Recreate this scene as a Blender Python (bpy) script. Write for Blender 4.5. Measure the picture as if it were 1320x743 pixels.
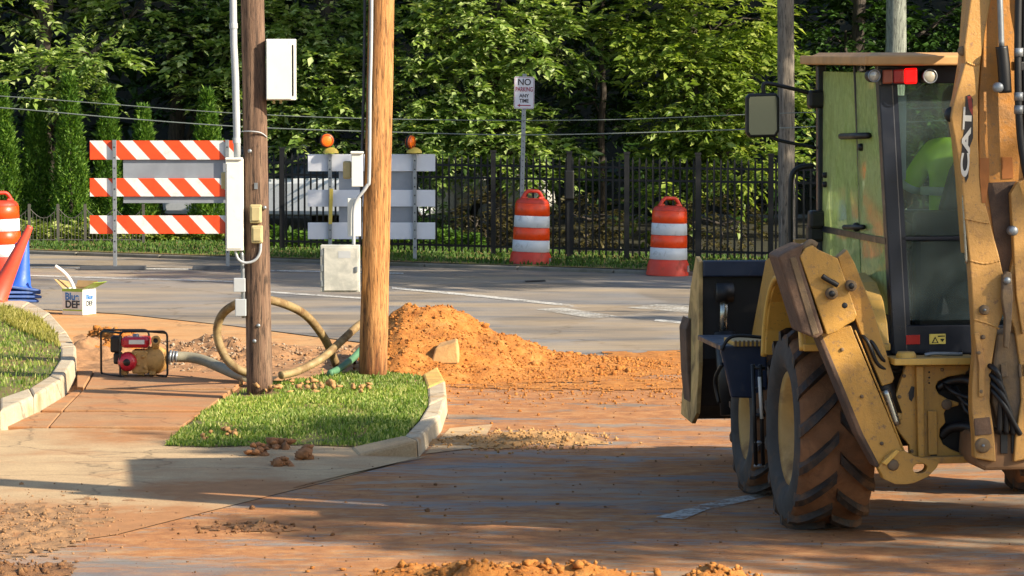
import bpy, math, random
import numpy as np
from mathutils import Vector, Matrix, noise as mnoise
R = math.radians
for o in list(bpy.data.objects): bpy.data.objects.remove(o)
scene = bpy.context.scene
COL = scene.collection

# ------------------------------------------------------------------ camera
F_PX, CX, CY, CAM_H = 4800.0, 660.0, 371.5, 2.975
PITCH = math.atan((CY - 70.0) / F_PX)
cam_d = bpy.data.cameras.new('camera'); cam = bpy.data.objects.new('camera', cam_d); COL.objects.link(cam)
cam_d.sensor_width = 36.0; cam_d.lens = F_PX / 1320.0 * 36.0
cam_d.clip_start = 0.5; cam_d.clip_end = 2000
cam.location = (0, 0, CAM_H); cam.rotation_euler = (math.pi/2 - PITCH, 0, 0)
scene.camera = cam
# ------------------------------------------------------------------ sky, sun, exposure
SUN_EL, SUN_AZ = R(29), R(63)                 # azimuth: to the right of the direction back to the camera
SUN = Vector((math.sin(SUN_AZ)*math.cos(SUN_EL), -math.cos(SUN_AZ)*math.cos(SUN_EL), math.sin(SUN_EL)))
world = bpy.data.worlds.new('World'); scene.world = world; world.use_nodes = True
nt = world.node_tree; bg = nt.nodes['Background']
sk = nt.nodes.new('ShaderNodeTexSky'); sk.sky_type = 'NISHITA'; sk.sun_disc = False
sk.sun_elevation = SUN_EL; sk.sun_rotation = math.atan2(SUN.x, SUN.y)
nt.links.new(sk.outputs[0], bg.inputs[0]); bg.inputs[1].default_value = 0.10
sl = bpy.data.lights.new('sun', 'SUN'); sl.energy = 4.9; sl.angle = R(0.5); sl.color = (1.0, 0.87, 0.68)
so = bpy.data.objects.new('sun', sl); COL.objects.link(so)
so.rotation_euler = (-SUN).to_track_quat('-Z', 'Y').to_euler()
scene.view_settings.view_transform = 'Standard'; scene.view_settings.look = 'None'
scene.view_settings.exposure = 1.08; scene.view_settings.gamma = 1.0
scene.view_settings.use_curve_mapping = False

cy_ = scene.cycles; cy_.max_bounces = 6; cy_.diffuse_bounces = 2; cy_.glossy_bounces = 3; cy_.transmission_bounces = 4; cy_.transparent_max_bounces = 8
cy_.caustics_reflective = False; cy_.caustics_refractive = False
# ------------------------------------------------------------------ photograph geometry helpers
_cp, _sp = math.cos(PITCH), math.sin(PITCH)
def ray(u, v):
    a = (u-CX)/F_PX; b = -(v-CY)/F_PX
    return Vector((a, _cp + b*_sp, -_sp + b*_cp))
def G(u, v, z=0.0):
    d = ray(u, v); t = (z-CAM_H)/d.z
    return Vector((d.x*t, d.y*t, z))
def P(u, v, Y):
    d = ray(u, v); t = Y/d.y
    return Vector((d.x*t, Y, CAM_H + d.z*t))
def YV(v): return G(660, v).y

# ------------------------------------------------------------------ materials
def C(h):                                     # sRGB hex -> linear
    h = h.lstrip('#'); o = []
    for i in (0, 2, 4):
        c = int(h[i:i+2], 16)/255
        o.append(c/12.92 if c <= 0.04045 else ((c+0.055)/1.055)**2.4)
    return (*o, 1)
class NT:
    def __init__(s, name):
        s.m = bpy.data.materials.new(name); s.m.use_nodes = True
        s.t = s.m.node_tree; s.p = s.t.nodes['Principled BSDF']; s.out = s.t.nodes['Material Output']
        s.co = s.t.nodes.new('ShaderNodeTexCoord').outputs['Object']
    def n(s, typ, **kw):
        nd = s.t.nodes.new(typ)
        for k, v in kw.items(): setattr(nd, k, v)
        return nd
    def l(s, a, b): s.t.links.new(a, b)
    def mapped(s, scale):
        m = s.n('ShaderNodeMapping'); m.inputs['Scale'].default_value = scale if hasattr(scale, '__len__') else (scale,)*3
        s.l(s.co, m.inputs[0]); return m.outputs[0]
    def noise(s, scale=5, detail=4, rough=0.55, dist=0.0, stretch=(1,1,1)):
        nd = s.n('ShaderNodeTexNoise'); nd.inputs['Scale'].default_value = scale; nd.inputs['Detail'].default_value = detail
        nd.inputs['Roughness'].default_value = rough; nd.inputs['Distortion'].default_value = dist
        s.l(s.mapped(stretch), nd.inputs[0]); return nd.outputs[0]
    def ramp(s, fac, stops):
        r = s.n('ShaderNodeValToRGB'); e = r.color_ramp.elements
        while len(e) < len(stops): e.new(0.5)
        for i, (p, c) in enumerate(stops):
            e[i].position = p; e[i].color = c if hasattr(c, '__len__') else (c, c, c, 1)
        s.l(fac, r.inputs[0]); return r.outputs[0]
    def math(s, op, a, b=None, clamp=False):
        m = s.n('ShaderNodeMath', operation=op, use_clamp=clamp)
        for i, x in enumerate((a, b)):
            if x is None: continue
            if isinstance(x, (int, float)): m.inputs[i].default_value = x
            else: s.l(x, m.inputs[i])
        return m.outputs[0]
    def mix(s, fac, a, b, mode='MIX'):
        m = s.n('ShaderNodeMix', data_type='RGBA', blend_type=mode)
        for sock, x in ((m.inputs[0], fac), (m.inputs[6], a), (m.inputs[7], b)):
            if isinstance(x, (int, float)): sock.default_value = x
            elif hasattr(x, '__len__'): sock.default_value = x
            else: s.l(x, sock)
        return m.outputs[2]
    def bump(s, h, strength=0.3, dist=0.02):
        b = s.n('ShaderNodeBump'); b.inputs['Strength'].default_value = strength; b.inputs['Distance'].default_value = dist
        s.l(h, b.inputs['Height']); s.l(b.outputs[0], s.p.inputs['Normal'])
    def blob(s, cx, cy, rx, ry, amp=1.0):
        v = s.n('ShaderNodeVectorMath', operation='MULTIPLY_ADD')
        s.l(s.co, v.inputs[0]); v.inputs[1].default_value = (1/rx, 1/ry, 0); v.inputs[2].default_value = (-cx/rx, -cy/ry, 0)
        ln = s.n('ShaderNodeVectorMath', operation='LENGTH'); s.l(v.outputs[0], ln.inputs[0])
        f = s.math('SUBTRACT', 1.0, ln.outputs['Value'], True)
        return s.math('MULTIPLY', f, amp)
    def col(s, c): 
        if hasattr(c, '__len__'): s.p.inputs['Base Color'].default_value = c
        else: s.l(c, s.p.inputs['Base Color'])
MATS = {}
def mat(name, base, rough=0.6, metal=0.0, var=0.18, scale=6, bump=0.0, bscale=40, dirt=None, damt=0.5, dscale=3, stretch=(1,1,1), coat=0.0, spec=None):
    if name in MATS: return MATS[name]
    k = NT(name); b = C(base) if isinstance(base, str) else (*base[:3], 1)
    dark = tuple(x*(1-var) for x in b[:3]) + (1,); lite = tuple(min(1, x*(1+var)) for x in b[:3]) + (1,)
    c = k.ramp(k.noise(scale, 5, 0.6, 0.3, stretch), [(0.3, dark), (0.7, lite)])
    rg = k.ramp(k.noise(scale*2.3, 3), [(0.3, max(0.02, rough-0.08)), (0.7, min(1, rough+0.1))])
    if dirt:
        mk = k.ramp(k.noise(dscale, 6, 0.65, 0.6), [(max(0.0, 0.72-damt*0.55), 0.0), (min(1, 0.90-damt*0.45), 1.0)])
        c = k.mix(mk, c, C(dirt)); rg = k.mix(mk, rg, (0.9, 0.9, 0.9, 1))
    k.col(c); k.l(rg, k.p.inputs['Roughness']); k.p.inputs['Metallic'].default_value = metal
    if coat: k.p.inputs['Coat Weight'].default_value = coat
    if spec is not None: k.p.inputs['Specular IOR Level'].default_value = spec
    if bump: k.bump(k.noise(bscale, 5, 0.7, 0, stretch), bump)
    MATS[name] = k.m; return k.m
def leaf_mat(name, c1, c2, c3, trans=0.35, rough=0.45):
    k = NT(name); geo = k.n('ShaderNodeNewGeometry')
    c = k.ramp(geo.outputs['Random Per Island'], [(0.0, C(c1)), (0.55, C(c2)), (1.0, C(c3))])
    big = k.ramp(k.noise(0.6, 3), [(0.35, (0.75, 0.8, 0.75, 1)), (0.7, (1.15, 1.1, 0.95, 1))])
    c = k.mix(1.0, c, big, 'MULTIPLY')
    k.col(c); k.p.inputs['Roughness'].default_value = rough; k.p.inputs['Specular IOR Level'].default_value = 0.35
    tr = k.n('ShaderNodeBsdfTranslucent'); k.l(k.mix(1.0, c, (1.3, 1.35, 0.6, 1), 'MULTIPLY'), tr.inputs[0])
    mx = k.n('ShaderNodeMixShader'); mx.inputs[0].default_value = trans
    k.l(k.p.outputs[0], mx.inputs[1]); k.l(tr.outputs[0], mx.inputs[2]); k.l(mx.outputs[0], k.out.inputs[0])
    return k.m
def glass_mat(name, tint, gloss=(0.9,0.95,0.95,1), film=0.0, ior=1.45, fcol=(0.42, 0.42, 0.38, 1), streaky=0):
    k = NT(name); tb = k.n('ShaderNodeBsdfTransparent'); tb.inputs[0].default_value = tint
    gb = k.n('ShaderNodeBsdfGlossy'); gb.inputs[0].default_value = gloss; gb.inputs['Roughness'].default_value = 0.03
    fr = k.n('ShaderNodeFresnel'); fr.inputs[0].default_value = ior
    mx = k.n('ShaderNodeMixShader'); k.l(fr.outputs[0], mx.inputs[0]); k.l(tb.outputs[0], mx.inputs[1]); k.l(gb.outputs[0], mx.inputs[2])
    res = mx.outputs[0]
    if film:                                                  # film over the pane: windscreen dust, reflected greenery painted on the side panes
        df = k.n('ShaderNodeBsdfDiffuse'); df.inputs[0].default_value = fcol
        f = k.ramp(k.noise(11 if streaky else 3.5, 7, 0.72, 0.6, (1, 1, 0.8)), [(0.32, 0.45*film), (0.66, film)])
        tl = k.n('ShaderNodeBsdfTranslucent'); tl.inputs[0].default_value = fcol; dm = k.n('ShaderNodeMixShader'); dm.inputs[0].default_value = 0.5; k.l(df.outputs[0], dm.inputs[1]); k.l(tl.outputs[0], dm.inputs[2])
        m2 = k.n('ShaderNodeMixShader'); k.l(f, m2.inputs[0]); k.l(res, m2.inputs[1]); k.l(dm.outputs[0], m2.inputs[2]); res = m2.outputs[0]
    k.l(res, k.out.inputs[0]); return k.m
def emit_mat(name, col, strength):
    k = NT(name); k.col(col); k.p.inputs['Emission Color'].default_value = col; k.p.inputs['Emission Strength'].default_value = strength
    k.p.inputs['Roughness'].default_value = 0.25; return k.m

# ------------------------------------------------------------------ mesh helpers
def link(name, me, m=None, parent=None, smooth=False, bevel=0.0):
    o = bpy.data.objects.new(name, me); COL.objects.link(o)
    if m and not me.materials: me.materials.append(m)
    if parent is not None: o.parent = parent
    if smooth: me.polygons.foreach_set('use_smooth', [True]*len(me.polygons))
    if bevel:
        b = o.modifiers.new('bevel', 'BEVEL'); b.width = bevel; b.segments = 2; b.limit_method = 'ANGLE'; b.angle_limit = R(40)
    return o
def tag(o, label, cat, group=None, kind=None):
    if label: o['label'] = label
    if cat: o['category'] = cat
    if group: o['group'] = group
    if kind: o['kind'] = kind
    return o
def struct(o, label=None): o['kind'] = 'structure'; return o
def empty(name, loc, label, cat, group=None, rz=0.0, rot=None):
    o = bpy.data.objects.new(name, None); COL.objects.link(o); o.location = loc
    o.rotation_euler = rot if rot else (0, 0, rz); o.empty_display_size = 0.2
    return tag(o, label, cat, group)
class MB:
    def __init__(s): s.v = []; s.f = []
    def add(s, vs, fs):
        n = len(s.v); s.v += [tuple(x) for x in vs]; s.f += [tuple(i+n for i in q) for q in fs]; return s
    def box(s, x0, x1, y0, y1, z0, z1):
        return s.add([(x0,y0,z0),(x1,y0,z0),(x1,y1,z0),(x0,y1,z0),(x0,y0,z1),(x1,y0,z1),(x1,y1,z1),(x0,y1,z1)],
                     [(0,3,2,1),(4,5,6,7),(0,1,5,4),(1,2,6,5),(2,3,7,6),(3,0,4,7)])
    def prism(s, pts, off):                     # 3D polygon swept by off
        n = len(pts); off = Vector(off); a = [Vector(p) for p in pts]; b = [p+off for p in a]
        nn = Vector((0,0,0))
        for i in range(n): nn += a[i].cross(a[(i+1) % n])
        if nn.dot(off) > 0: a.reverse(); b.reverse()
        return s.add(a+b, [tuple(range(n)), tuple(range(2*n-1, n-1, -1))] + [(i, i+n, (i+1) % n + n, (i+1) % n) for i in range(n)])
    def tube(s, pts, r, n=10, cap=True, closed=False):
        pts = [Vector(p) for p in pts]; m = len(pts); rs = r if hasattr(r, '__len__') else [r]*m
        base = len(s.v); up = None
        for i, p in enumerate(pts):
            if closed: t = pts[(i+1) % m]-pts[i-1]
            else: t = pts[min(i+1, m-1)]-pts[max(i-1, 0)]
            t.normalize()
            if up is None: up = Vector((0,0,1)) if abs(t.z) < 0.9 else Vector((1,0,0))
            sd = t.cross(up); sd.normalize(); up = sd.cross(t); up.normalize()
            for k in range(n):
                a = 2*math.pi*k/n; s.v.append(tuple(p + sd*math.cos(a)*rs[i] + up*math.sin(a)*rs[i]))
        for i in range(m if closed else m-1):
            j = (i+1) % m
            for k in range(n):
                k2 = (k+1) % n; s.f.append((base+i*n+k, base+i*n+k2, base+j*n+k2, base+j*n+k))
        if cap and not closed:
            s.f.append(tuple(base+k for k in range(n-1, -1, -1))); s.f.append(tuple(base+(m-1)*n+k for k in range(n)))
        return s
    def lathe(s, prof, c=(0,0,0), n=24, axis='z', cap=False):
        base = len(s.v); m = len(prof)
        for r, h in prof:
            for k in range(n):
                a = 2*math.pi*k/n; x, y = r*math.cos(a), r*math.sin(a)
                q = (x, y, h) if axis == 'z' else ((h, x, y) if axis == 'x' else (y, h, x))
                s.v.append((c[0]+q[0], c[1]+q[1], c[2]+q[2]))
        for i in range(m-1):
            for k in range(n):
                k2 = (k+1) % n; s.f.append((base+i*n+k, base+i*n+k2, base+(i+1)*n+k2, base+(i+1)*n+k))
        if cap:
            s.f.append(tuple(base+k for k in range(n-1, -1, -1))); s.f.append(tuple(base+(m-1)*n+k for k in range(n)))
        return s
    def cyl(s, a, b, r, n=16): return s.tube([a, b], r, n)
    def mesh(s, name):
        me = bpy.data.meshes.new(name); me.from_pydata(s.v, [], s.f); me.update(); return me
    def build(s, name, m=None, parent=None, smooth=False, bevel=0.0):
        return link(name, s.mesh(name), m, parent, smooth, bevel)
def np_mesh(name, V, F):
    V = np.asarray(V, np.float32); F = np.asarray(F, np.int32); me = bpy.data.meshes.new(name); k = F.shape[1]
    me.vertices.add(len(V)); me.vertices.foreach_set('co', V.ravel())
    me.loops.add(F.size); me.loops.foreach_set('vertex_index', F.ravel())
    me.polygons.add(len(F)); me.polygons.foreach_set('loop_start', np.arange(0, F.size, k, dtype=np.int32))
    me.polygons.foreach_set('loop_total', np.full(len(F), k, np.int32)); me.update(calc_edges=True); return me
def smoothpath(pts, n=8):
    pts = [Vector(p) for p in pts]; out = []
    for i in range(len(pts)-1):
        p0, p1, p2, p3 = pts[max(i-1,0)], pts[i], pts[i+1], pts[min(i+2, len(pts)-1)]
        for k in range(n):
            t = k/n; out.append(0.5*((2*p1)+(p2-p0)*t+(2*p0-5*p1+4*p2-p3)*t*t+(3*p1-p0-3*p2+p3)*t**3))
    out.append(pts[-1]); return out
def text_obj(name, body, size, m, parent, mw, ext=0.002, bold=0.0, sx=1.0, center=True):
    cu = bpy.data.curves.new(name, 'FONT'); cu.body = body; cu.size = size; cu.extrude = ext; cu.offset = bold
    cu.align_x = 'CENTER' if center else 'LEFT'; cu.align_y = 'CENTER'
    to = bpy.data.objects.new(name+'_tmp', cu); COL.objects.link(to)
    dg = bpy.context.evaluated_depsgraph_get(); me = bpy.data.meshes.new_from_object(to.evaluated_get(dg))
    bpy.data.objects.remove(to); me.name = name
    me.transform(mw @ Matrix.Diagonal((sx, 1, 1, 1)))
    me.materials.clear(); return link(name, me, m, parent)
FACE_CAM = Matrix(((1,0,0,0),(0,0,-1,0),(0,1,0,0),(0,0,0,1)))      # text in xz plane facing -y
def sheet(name, pts, m, z, parent=None, thick=0.0):
    if thick: return MB().prism([(p.x, p.y, z-thick) for p in pts], (0,0,thick)).build(name, m, parent)
    me = bpy.data.meshes.new(name); vs = [(p.x, p.y, z) for p in pts]
    a = sum(vs[i][0]*vs[(i+1) % len(vs)][1]-vs[(i+1) % len(vs)][0]*vs[i][1] for i in range(len(vs)))
    if a < 0: vs.reverse()
    me.from_pydata(vs, [], [tuple(range(len(vs)))]); me.update(); return link(name, me, m, parent)
def inpoly(x, y, poly):
    c = np.zeros(np.shape(x), bool); n = len(poly)
    for i in range(n):
        x1, y1 = poly[i]; x2, y2 = poly[(i+1) % n]
        t = ((y1 > y) != (y2 > y)) & (x < (x2-x1)*(y-y1)/((y2-y1) if y2 != y1 else 1e-9)+x1); c ^= t
    return c
def fbm(x, y, z=0.0, o=4): return mnoise.fractal(Vector((x, y, z)), 1.0, 2.0, o)
def clods_mesh(name, pts, sizes, seed=0):     # irregular lumps, 18 faces or so each
    rng = np.random.default_rng(seed); import bmesh
    bm = bmesh.new(); bmesh.ops.create_icosphere(bm, subdivisions=1, radius=1.0)
    bv = np.array([v.co[:] for v in bm.verts]); bm.verts.index_update(); bf = np.array([[v.index for v in f.verts] for f in bm.faces]); bm.free()
    n = len(pts); pts = np.asarray(pts); sizes = np.asarray(sizes)
    V = bv[None]*(0.45+1.0*rng.random((n, len(bv), 1)))*sizes[:, None, None]*(np.array([0.7, 0.7, 0.5])+0.7*rng.random((n, 1, 3)))
    a = rng.random(n)*6.28; ca, sa = np.cos(a)[:, None], np.sin(a)[:, None]
    X = V[..., 0]*ca-V[..., 1]*sa; Y = V[..., 0]*sa+V[..., 1]*ca
    V = np.stack([X, Y, V[..., 2]], -1)+pts[:, None, :]
    F = bf[None]+(np.arange(n)*len(bv))[:, None, None]
    return np_mesh(name, V.reshape(-1, 3), F.reshape(-1, 3))
def heightfield(name, x0, x1, y0, y1, res, h, m, parent=None, z0=0.0, eps=0.004):
    nx, ny = int((x1-x0)/res)+1, int((y1-y0)/res)+1; idx = {}; V = []; Fc = []
    H = [[h(x0+i*res, y0+j*res) for i in range(nx)] for j in range(ny)]
    def vid(i, j):
        if (i, j) not in idx: idx[(i, j)] = len(V); V.append((x0+i*res, y0+j*res, z0+H[j][i]))
        return idx[(i, j)]
    for j in range(ny-1):
        for i in range(nx-1):
            if max(H[j][i], H[j][i+1], H[j+1][i], H[j+1][i+1]) > eps: Fc.append((vid(i,j), vid(i+1,j), vid(i+1,j+1), vid(i,j+1)))
    me = bpy.data.meshes.new(name); me.from_pydata(V, [], Fc); me.update(); return link(name, me, m, parent, True)
# ================================================================== SETTING: ground, roads, pavements
ORANGE, TAN = '#b8682f', '#b08a5c'
def cracks(k, scale, width, stretch=(1,1,1)):
    v = k.n('ShaderNodeTexVoronoi', feature='DISTANCE_TO_EDGE'); v.inputs['Scale'].default_value = scale
    w = k.n('ShaderNodeVectorMath', operation='ADD'); nz = k.n('ShaderNodeTexNoise'); nz.inputs['Scale'].default_value = 2.5; nz.inputs['Detail'].default_value = 5
    k.l(k.co, nz.inputs[0]); k.l(k.mapped(stretch), w.inputs[0]); sc = k.n('ShaderNodeVectorMath', operation='SCALE'); sc.inputs['Scale'].default_value = 0.55
    k.l(nz.outputs['Color'], sc.inputs[0]); k.l(sc.outputs[0], w.inputs[1]); k.l(w.outputs[0], v.inputs[0])
    return k.ramp(v.outputs['Distance'], [(0.0, 0.0), (width, 1.0)])
def road_material():
    k = NT('asphalt_with_soil_film')
    fine = k.noise(90, 3, 0.7); agg = k.noise(260, 2, 0.8)
    base = k.ramp(k.noise(1.2, 6, 0.6), [(0.3, (0.10, 0.107, 0.120, 1)), (0.7, (0.185, 0.190, 0.198, 1))])
    base = k.mix(1.0, base, k.ramp(fine, [(0.3, 0.66), (0.7, 1.3)]), 'MULTIPLY'); base = k.mix(1.0, base, k.ramp(agg, [(0.35, 0.7), (0.68, 1.4)]), 'MULTIPLY')
    # repair patches of a different age, cracks
    base = k.mix(1.0, base, k.ramp(k.noise(0.28, 2, 0.4, 0.8), [(0.47, 0.72), (0.50, 1.1)]), 'MULTIPLY')
    base = k.mix(1.0, base, k.ramp(cracks(k, 0.32, 0.012), [(0, 0.35), (1, 1.0)]), 'MULTIPLY')
    dust = k.ramp(k.noise(0.75, 7, 0.66, 0.4, (0.35, 1.5, 1)), [(0.36, 0.05), (0.66, 0.75)])
    base = k.mix(dust, base, C('#b09a7a'))
    tot = None
    for b in ((0.3, 32.6, 4.2, 4.0, 1.7), (2.2, 32.5, 4.5, 3.2, 1.3), (0.9, 28.6, 2.4, 3.0, 1.0), (-0.2, 23.4, 2.6, 1.2, 1.2), (1.6, 21.6, 6.0, 2.4, 1.1),
              (3.2, 25.5, 3.5, 3.5, 0.8), (2.0, 27.0, 2.0, 1.5, 0.6), (-0.7, 33.4, 1.6, 2.6, 1.3), (-1.1, 25.6, 1.3, 2.4, 1.0), (-1.9, 23.2, 1.8, 1.7, 1.2), (1.0, 25.0, 8.0, 9.0, 0.55)):
        x = k.blob(*b); tot = x if tot is None else k.math('ADD', tot, x)
    nz = k.math('ADD', k.math('MULTIPLY', k.noise(1.7, 8, 0.70, 0.5, (0.45, 1.5, 1)), 0.65), k.math('MULTIPLY', k.noise(9, 6, 0.72, 0.3, (0.5, 1.4, 1)), 0.35))
    f = k.math('MULTIPLY', tot, k.math('ADD', k.math('MULTIPLY', nz, 4.6), -1.88), True)
    f = k.ramp(f, [(0.04, 0.0), (0.55, 0.95)])
    soil = k.ramp(k.noise(4.5, 8, 0.7), [(0.25, C('#7a4f30')), (0.5, C('#ad7340')), (0.8, C('#c99e6a'))])
    soil = k.mix(1.0, soil, k.ramp(agg, [(0.35, 0.75), (0.68, 1.25)]), 'MULTIPLY')
    k.col(k.mix(f, base, soil))
    k.l(k.mix(f, (0.72,)*3+(1,), (0.95,)*3+(1,)), k.p.inputs['Roughness'])
    h = k.math('ADD', k.math('MULTIPLY', fine, 0.5), k.math('MULTIPLY', f, k.noise(14, 6, 0.75)))
    k.bump(h, 0.6, 0.025); return k.m
M_ROAD = road_material()
def concrete_material(name, a, b, stain, blobs=(), samt=0.3, sscale=1.5):
    k = NT(name); fine = k.noise(70, 4, 0.75)
    c = k.ramp(k.noise(2.5, 6, 0.6), [(0.3, C(a)), (0.7, C(b))])
    c = k.mix(1.0, c, k.ramp(fine, [(0.3, 0.74), (0.7, 1.2)]), 'MULTIPLY'); c = k.mix(1.0, c, k.ramp(k.noise(230, 2, 0.8), [(0.35, 0.78), (0.68, 1.22)]), 'MULTIPLY')
    c = k.mix(1.0, c, k.ramp(cracks(k, 0.5, 0.01), [(0, 0.5), (1, 1.0)]), 'MULTIPLY')
    f = k.ramp(k.noise(sscale, 7, 0.65, 0.6, (0.7, 1.2, 1)), [(0.62-samt*0.5, 0.0), (0.85-samt*0.35, 0.9)])
    for (cx, cy, rx, ry, amp) in blobs:
        g = k.math('MULTIPLY', k.blob(cx, cy, rx, ry, amp), k.math('ADD', k.math('MULTIPLY', k.noise(3.1, 6, 0.7), 2.4), -0.35), True)
        f = k.math('MAXIMUM', f, k.ramp(g, [(0.1, 0.0), (0.5, 1.0)]))
    soil = k.ramp(k.noise(6, 5, 0.65), [(0.3, C(stain)), (0.7, tuple(min(1, x*1.35) for x in C(stain)[:3])+(1,))])
    k.col(k.mix(f, c, soil)); k.p.inputs['Roughness'].default_value = 0.9
    k.bump(k.math('ADD', k.math('MULTIPLY', fine, 0.6), k.math('MULTIPLY', f, k.noise(16, 5, 0.7))), 0.4, 0.015); return k.m
M_DRIVE = concrete_material('driveway_concrete', '#a98f6c', '#c2a77f', '#966a42', ((-3.3, 23.2, 1.5, 1.9, 1.4), (-1.9, 25.3, 1.0, 1.0, 1.2), (-3.0, 29.0, 0.9, 1.2, 0.8), (-2.3, 23.6, 1.2, 1.2, 1.2)), 0.25)
M_SLAB = concrete_material('soiled_sidewalk_concrete', '#96714f', '#ad875f', '#a2683a', (), 0.42, 1.8)
M_KERB = concrete_material('kerb_concrete', '#a99b84', '#c2b49a', '#97703f', (), 0.25, 3.0)
M_KERBY = concrete_material('yellow_painted_kerb', '#b59a4c', '#c4ac62', '#a8743f', (), 0.35, 4.0)
M_EARTH = mat('earth_under_lawn', '#5d4a30', 0.95, var=0.3, scale=5, bump=0.4)
M_WOODFLOOR = mat('woodland_floor', '#25260f', 0.95, var=0.35, scale=2, bump=0.5, bscale=20)
M_PAINT = mat('road_paint_white', '#c9c7c0', 0.7, var=0.12, scale=9, dirt='#8a8174', damt=0.45, dscale=4)
def worn_paint(name, col, thr):
    k = NT(name); k.col(k.ramp(k.noise(7, 5), [(0.3, tuple(x*0.75 for x in C(col)[:3])+(1,)), (0.7, C(col))])); k.p.inputs['Roughness'].default_value = 0.75
    t = k.n('ShaderNodeBsdfTransparent'); m = k.n('ShaderNodeMixShader')
    k.l(k.ramp(k.math('ADD', k.math('MULTIPLY', k.noise(30, 5, 0.8), 0.55), k.math('MULTIPLY', k.noise(2.2, 6, 0.7), 0.45)), [(thr-0.05, 1.0), (thr+0.05, 0.0)]), m.inputs[0]); k.l(k.p.outputs[0], m.inputs[1]); k.l(t.outputs[0], m.inputs[2]); k.l(m.outputs[0], k.out.inputs[0]); return k.m
M_PAINT = worn_paint('worn_road_paint', '#cfcdc6', 0.47); M_PAINTW = worn_paint('very_worn_road_paint', '#c4c1b8', 0.49)
M_SOIL = (lambda k: (k.col(k.ramp(k.noise(7, 7, 0.7), [(0.25, C('#94561f')), (0.5, C('#b97732')), (0.78, C('#d39a55'))])),
    k.p.inputs.__getitem__('Roughness').__setattr__('default_value', 0.95), k.bump(k.noise(38, 6, 0.75), 0.9, 0.03), k.m)[-1])(NT('orange_clay_soil'))
M_SOILD = (lambda k: (k.col(k.ramp(k.noise(9, 7, 0.7), [(0.25, C('#674429')), (0.55, C('#8c6440')), (0.8, C('#a98458'))])),
    k.p.inputs.__getitem__('Roughness').__setattr__('default_value', 0.95), k.bump(k.noise(45, 6, 0.75), 0.9, 0.03), k.m)[-1])(NT('brown_damp_soil'))
M_GRAVEL = mat('pale_gravel', '#a39a88', 0.9, var=0.35, scale=25, dirt='#8f6a44', damt=0.7, dscale=3)

V2 = lambda x, y: Vector((x, y, 0))
g = sheet('ground', [V2(-500,-400), V2(500,-400), V2(500,900), V2(-500,900)], M_WOODFLOOR, -0.16); struct(g)
farE = lambda x: 55.1-0.568*(x+6.4)
nearL = [G(-100,392), G(40,398), G(160,405), G(300,420), G(470,442), G(560,470), G(574,492), G(577,535), G(562,566), G(540,590), G(420,622), G(300,652), G(150,690)]
road_pts = [V2(-70, farE(-70)), V2(60, farE(60)), V2(60, -12), V2(10, -12), V2(-9.5, -12), V2(-9.5, 14.0)] + nearL[::-1] + [V2(-70, farE(-70)-12.0)]
rd = struct(sheet('road', road_pts, M_ROAD, 0.0))
# driveway apron, sidewalk slabs
apr = [G(540,590), G(420,622), G(300,652), G(150,690), V2(-9.5, 14.0), V2(-14, 14), V2(-14, 27.5), G(-60,560), G(0,556), G(40,553), G(120,553), G(215,556), G(300,556), G(420,556), G(520,556)]
struct(sheet('driveway', apr, M_DRIVE, 0.004))
walk = empty('sidewalk', (0,0,0), None, None); walk['kind'] = 'structure'
bands = [(427,441), (441,478), (478,502), (502,531), (531,552)]
def xl(v): return np.interp(v, [427, 441, 478, 502, 531, 552], [58, 70, 98, 98, 50, 2])
def xm(v): return np.interp(v, [427, 478, 502, 531, 552], [128, 122, 108, 80, 62])
def xr(v): return np.interp(v, [427, 478, 502, 531, 552], [470, 330, 300, 262, 232])
for i, (v0, v1) in enumerate(bands[2:]):
    gp = 1.35
    for a, b in ((xl, xm), (xm, xr)):
        pts = [G(a(v0+gp)+1.2, v0+gp), G(b(v0+gp)-1.2, v0+gp+0.6), G(b(v1-gp)-1.2, v1-gp+0.6), G(a(v1-gp)+1.2, v1-gp)]
        dz = random.Random(i*7+len(a.__name__)+ (a is xm)).uniform(-0.006, 0.010)
        MB().prism([(p.x, p.y, -0.08) for p in pts], (0, 0, 0.085+dz)).build('slab', M_SLAB, walk, bevel=0.008)
struct(sheet('sidewalk_bed', [G(40,425), G(480,448), G(330,490), G(225,560), G(-20,560), G(60,510), G(70,480), G(70,450)], M_SOILD, -0.035))
struct(sheet('dirt_strip', [G(-60,394), G(40,398.5), G(160,405.5), G(300,420.5), G(468,442.5), G(560,470), G(560,492), G(330,490), G(330,478), G(100,479), G(95,445), G(50,408), G(-60,402)], concrete_material('packed_soil_over_concrete', '#ad8355', '#c29c6c', '#b27a44', (), 0.42, 1.6), -0.004))

# kerbs -------------------------------------------------------------------------------------------------
def kerb(name, outer, inner, zt, n_each, mats, taper=None):
    root = empty(name, (0,0,0), None, None); root['kind'] = 'structure'
    m = len(outer); k = 0
    for i in range(m-1):
        o0, o1, i0, i1 = outer[i], outer[i+1], inner[i], inner[i+1]
        z0, z1 = (zt if taper is None else taper[i]), (zt if taper is None else taper[i+1])
        g0, g1 = 0.005, 0.995
        f = lambda a, b, t: a.lerp(b, t)
        A, B, Cc, D = f(o0,o1,g0), f(o0,o1,g1), f(i0,i1,g1), f(i0,i1,g0)
        la, lb, lc, ld = A.lerp(D, 0.10), B.lerp(Cc, 0.10), Cc, D
        MB().add([(A.x,A.y,-0.05),(B.x,B.y,-0.05),(Cc.x,Cc.y,-0.05),(D.x,D.y,-0.05),(la.x,la.y,z0),(lb.x,lb.y,z1),(lc.x,lc.y,z1),(ld.x,ld.y,z0)],
                 [(0,3,2,1),(4,5,6,7),(0,1,5,4),(1,2,6,5),(2,3,7,6),(3,0,4,7)]).build('kerb_stone', mats[k % len(mats)], root, bevel=0.02); k += 1
    return root
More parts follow.
